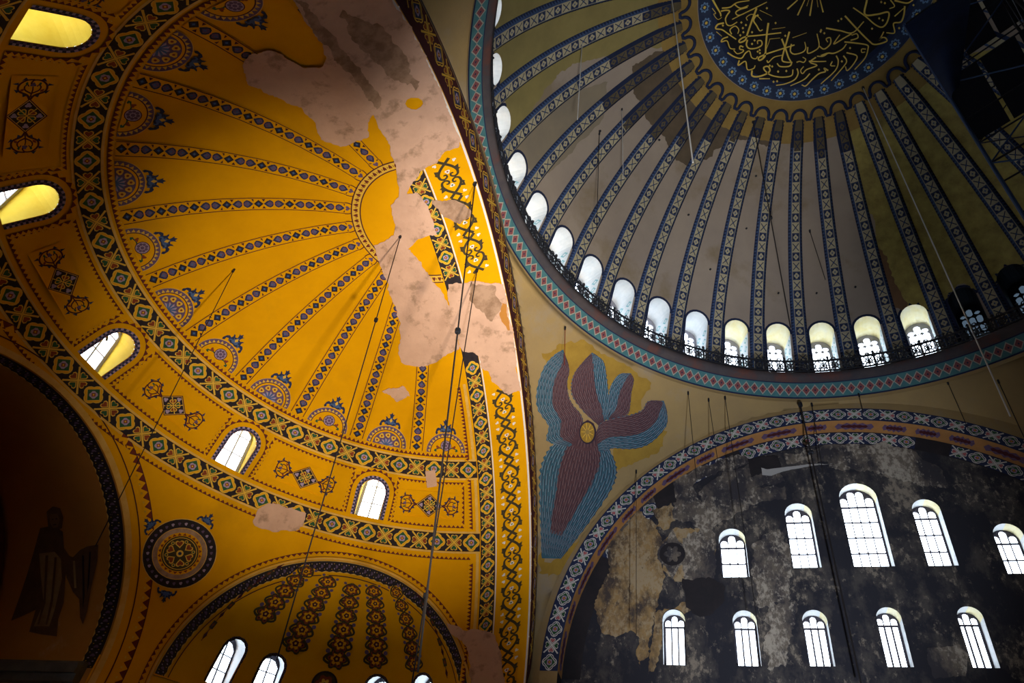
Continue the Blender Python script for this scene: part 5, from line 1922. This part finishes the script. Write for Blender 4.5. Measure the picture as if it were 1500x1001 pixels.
# unseen discs added under both conches to shut out light; plain north conch
for sg, nm in ((1, 'south'), (-1, 'north')):
    c = A([EC[0], sg * EC[1], EC[2]])
    pts_ = []
    g0 = math.atan2(c[1], c[0] - SC[0])
    be = math.asin(EX_H / SR)
    pts_ += [(SC[0] + (SR - .05) * math.cos(g0 + x), (SR - .05) * math.sin(g0 + x), SC[2] - .05) for x in np.linspace(-be, be, 16)]
    ga_ = math.acos((EX_A - EXD) / EXR)
    pts_ += [(c[0] + 6.85 * math.cos(g0 + x), c[1] + 6.85 * math.sin(g0 + x), SC[2] - .05) for x in np.linspace(ga_, -ga_, 30)]
    b = MB()
    b.add(pts_, [tuple(range(len(pts_)))])
    tag(b.obj('conch_light_seal', ['wallplain']), 'unseen disc added to shut out light under the %s conch' % nm, 'floor', kind='structure')
ga, ge = np.meshgrid(np.linspace(0, 360, 48, endpoint=False), np.linspace(-2, 89, 14), indexing='ij')
V = conch(ga.ravel(), ge.ravel())
V = V + A([EC[0], -EC[1], EC[2]])
nf = [f for f in grid_faces(48, 14, True) if np.linalg.norm(A(V)[list(f)].mean(0) - SC) > SR - .3]
tag(ob('conch_ceiling', mesh('conch_ceiling', V, nf, ['yellow'])), 'unseen small conch on the far north side', 'conch', kind='structure')

# ================================================================== hanging cables
def px_line(top, bot, fmap, r, m, label, group=None, knobs=()):
    """a cable hung from a measured point of the vault; its lower end lies on the sight line of the lower point, as near to plumb as that allows"""
    T0 = fmap([top])[0]
    v = pixel_rays([bot])[0]
    # nearest point of that sight line to the plumb line through T0
    n2 = v[:2]
    tt = ((T0[:2] - CAM_POS[:2]) @ n2) / (n2 @ n2)
    B0 = CAM_POS + tt * v
    o = empty('hanging_cable', tuple(T0))
    tag(o, label, 'cable', group)
    b = MB()
    d = B0 - T0
    b.tube([(0, 0, 0), tuple(d * .5), tuple(d)], r, 6)
    b.obj('cable', [m], o)
    h = MB()
    h.tube([(0, 0, .05), (0, 0, -.16)], r * 2.6, 8)
    h.obj('ceiling_hook', ['iron'], o)
    for k in knobs:
        c = MB()
        c.tube([tuple(d * (k - .004)), tuple(d * k), tuple(d * (k + .004))], r * 3.2, 8)
        c.obj('turnbuckle', ['iron'], o)
    return o


eastm, domem = on_east(.01), on_sphere(DC, DR - .02)
px_line((587, 345), (405, 968), eastm, .022, 'cable', 'thin dark cable hanging from the broken plaster at the crown of the half dome', knobs=(.29,))
px_line((343, 395), (140, 800), eastm, .018, 'cable', 'thin chain hanging across the painted rib on the left of the half dome')
px_line((696, 268), (612, 985), eastm, .030, 'cable', 'thick dark cable hanging in front of the arch, right one of the pair', knobs=(.44,))
px_line((699, 395), (602, 1010), eastm, .024, 'cable', 'thinner dark cable beside the thick one in front of the arch', knobs=(.85,))
px_line((983, -10), (1015, 238), domem, .030, 'wire', 'bright wire at the top centre crossing the dome ribs')
px_line((853, 60), (846, 175), domem, .022, 'wire', 'short bright wire near the upper left of the dome')
px_line((911, 160), (913, 262), domem, .020, 'wire', 'short pale wire left of the soot stain on the dome')
px_line((878, 195), (874, 335), domem, .020, 'cable', 'thin dark cable from the hook at the left of the dome')
px_line((1103, 178), (1158, 480), domem, .028, 'cable', 'dark cable with a knot down the middle of the dome', knobs=(.55,))
px_line((1186, 338), (1209, 410), domem, .020, 'cable', 'short dark cable above the twelfth dome window')
px_line((1264, 128), (1480, 610), domem, .030, 'wire', 'long bright wire hanging from the rim of the lettered roundel')
pendm = on_sphere(PC, PR - .05)
px_line((1172, 592), (1262, 1005), on_sphere(PC, PR - .5), .045, 'cable', 'thickest black cable hanging before the tallest lunette window', knobs=(.22,))
px_line((1189, 592), (1205, 690), pendm, .022, 'cable', 'short dark cable just right of the thickest lunette cable')
px_line((1008, 575), (1020, 700), pendm, .018, 'cable', 'thin dark cable left of the lunette arch crown, upper left', )
px_line((1038, 585), (1052, 680), pendm, .018, 'cable', 'thin dark cable second from left above the lunette arch')
px_line((1062, 582), (1112, 930), pendm, .020, 'cable', 'long thin cable past the second lower lunette window')
px_line((932, 690), (932, 930), pendm, .016, 'cable', 'thin cable hanging past the tan plaster left of the lunette')
px_line((1258, 578), (1265, 606), pendm, .018, 'cable', 'very short cable at the crown of the lunette arch')
px_line((1388, 560), (1418, 628), pendm, .020, 'cable', 'short dark cable on the right hand pendentive')
px_line((1462, 558), (1502, 645), pendm, .020, 'cable', 'short dark cable at the far right of the pendentive')
px_line((828, 480), (827, 535), on_sphere(PC, PR - .3), .018, 'tubered', 'short reddish cable above the winged mosaic figure')

# ================================================================== scaffold tower at the upper right
sc_root = empty('scaffold_tower', (-3.2, -.6, 0))
tag(sc_root, 'dark blue tube scaffold tower with tarpaulin at the upper right', 'scaffold')
v0 = pixel_rays([(1325, 37)])[0]
h0 = v0[:2] / np.linalg.norm(v0[:2])
B = lambda dist: CAM_POS[:2] + h0 * dist
SL = A([-3.2, -.6, 0])
p_front = B(14.0)
side = A([-h0[1], h0[0]])
if side[0] > 0:
    side = -side
corners = [p_front, p_front + side * 2.6, p_front + side * 2.6 + h0 * 2.6, p_front + h0 * 2.6, p_front + side * 5.2, p_front + side * 5.2 + h0 * 2.6]
ztop = 41.0
for i, c in enumerate(corners):
    b = MB()
    b.tube([(c[0] - SL[0], c[1] - SL[1], 0.0), (c[0] - SL[0], c[1] - SL[1], ztop + (0 if i == 0 else .6 * i))], .05, 8)
    b.obj('standard', ['tube' if i == 0 else 'tubedark'], sc_root)
P3 = lambda c, z: (c[0] - SL[0], c[1] - SL[1], z)
lifts = np.arange(22.5, 41.5, 2.3)
pairs = [(0, 1), (1, 4), (1, 2), (2, 3), (3, 0), (2, 5), (4, 5)]
for z in lifts:
    for i, j in pairs:
        b = MB()
        b.tube([P3(corners[i], z), P3(corners[j], z)], .03, 6)
        b.obj('ledger', ['tubedark'], sc_root)
for q, z in enumerate(lifts[:-1]):
    for n_, (i, j) in enumerate(((0, 1), (1, 4), (3, 2), (1, 2))):
        if q % 2:
            i, j = j, i
        b = MB()
        b.tube([P3(corners[i], z), P3(corners[j], z + 2.3)], .022, 6)
        b.obj('diagonal_brace', ['tubered' if (n_ == 1 and q in (5, 6)) else 'tube' if n_ == 0 else 'tubedark'], sc_root)
for z in (27.2, 36.3, 41.0):
    for k in range(5):
        c0 = corners[0] + (corners[4] - corners[0]) * (k + .05) / 5
        c1 = corners[0] + (corners[4] - corners[0]) * (k + .95) / 5
        b = MB()
        d = h0 * 2.5
        V = [P3(c0, z), P3(c1, z), P3(c1 + d, z), P3(c0 + d, z)]
        b.add(V + [(x, y, zz + .05) for x, y, zz in V], [(3, 2, 1, 0), (4, 5, 6, 7), (0, 1, 5, 4), (1, 2, 6, 5), (2, 3, 7, 6), (3, 0, 4, 7)])
        b.obj('plank', ['tubedark'], sc_root)
# tarpaulin tied to the front standards
n, m_ = 10, 10
V = []
for i in range(n + 1):
    for j in range(m_ + 1):
        u, w_ = i / n, j / m_
        c = corners[0] + (corners[1] - corners[0]) * u * (.12 + .75 * w_)
        sag = .22 * math.sin(u * math.pi) * (.5 + .5 * math.sin(w_ * 5))
        V.append(P3(c - h0 * (.06 + sag), 35.2 + 5.6 * w_ + .3 * u * (1 - w_)))
ob('tarpaulin', mesh('tarpaulin', V, grid_faces(n + 1, m_ + 1), ['tarp']), sc_root)
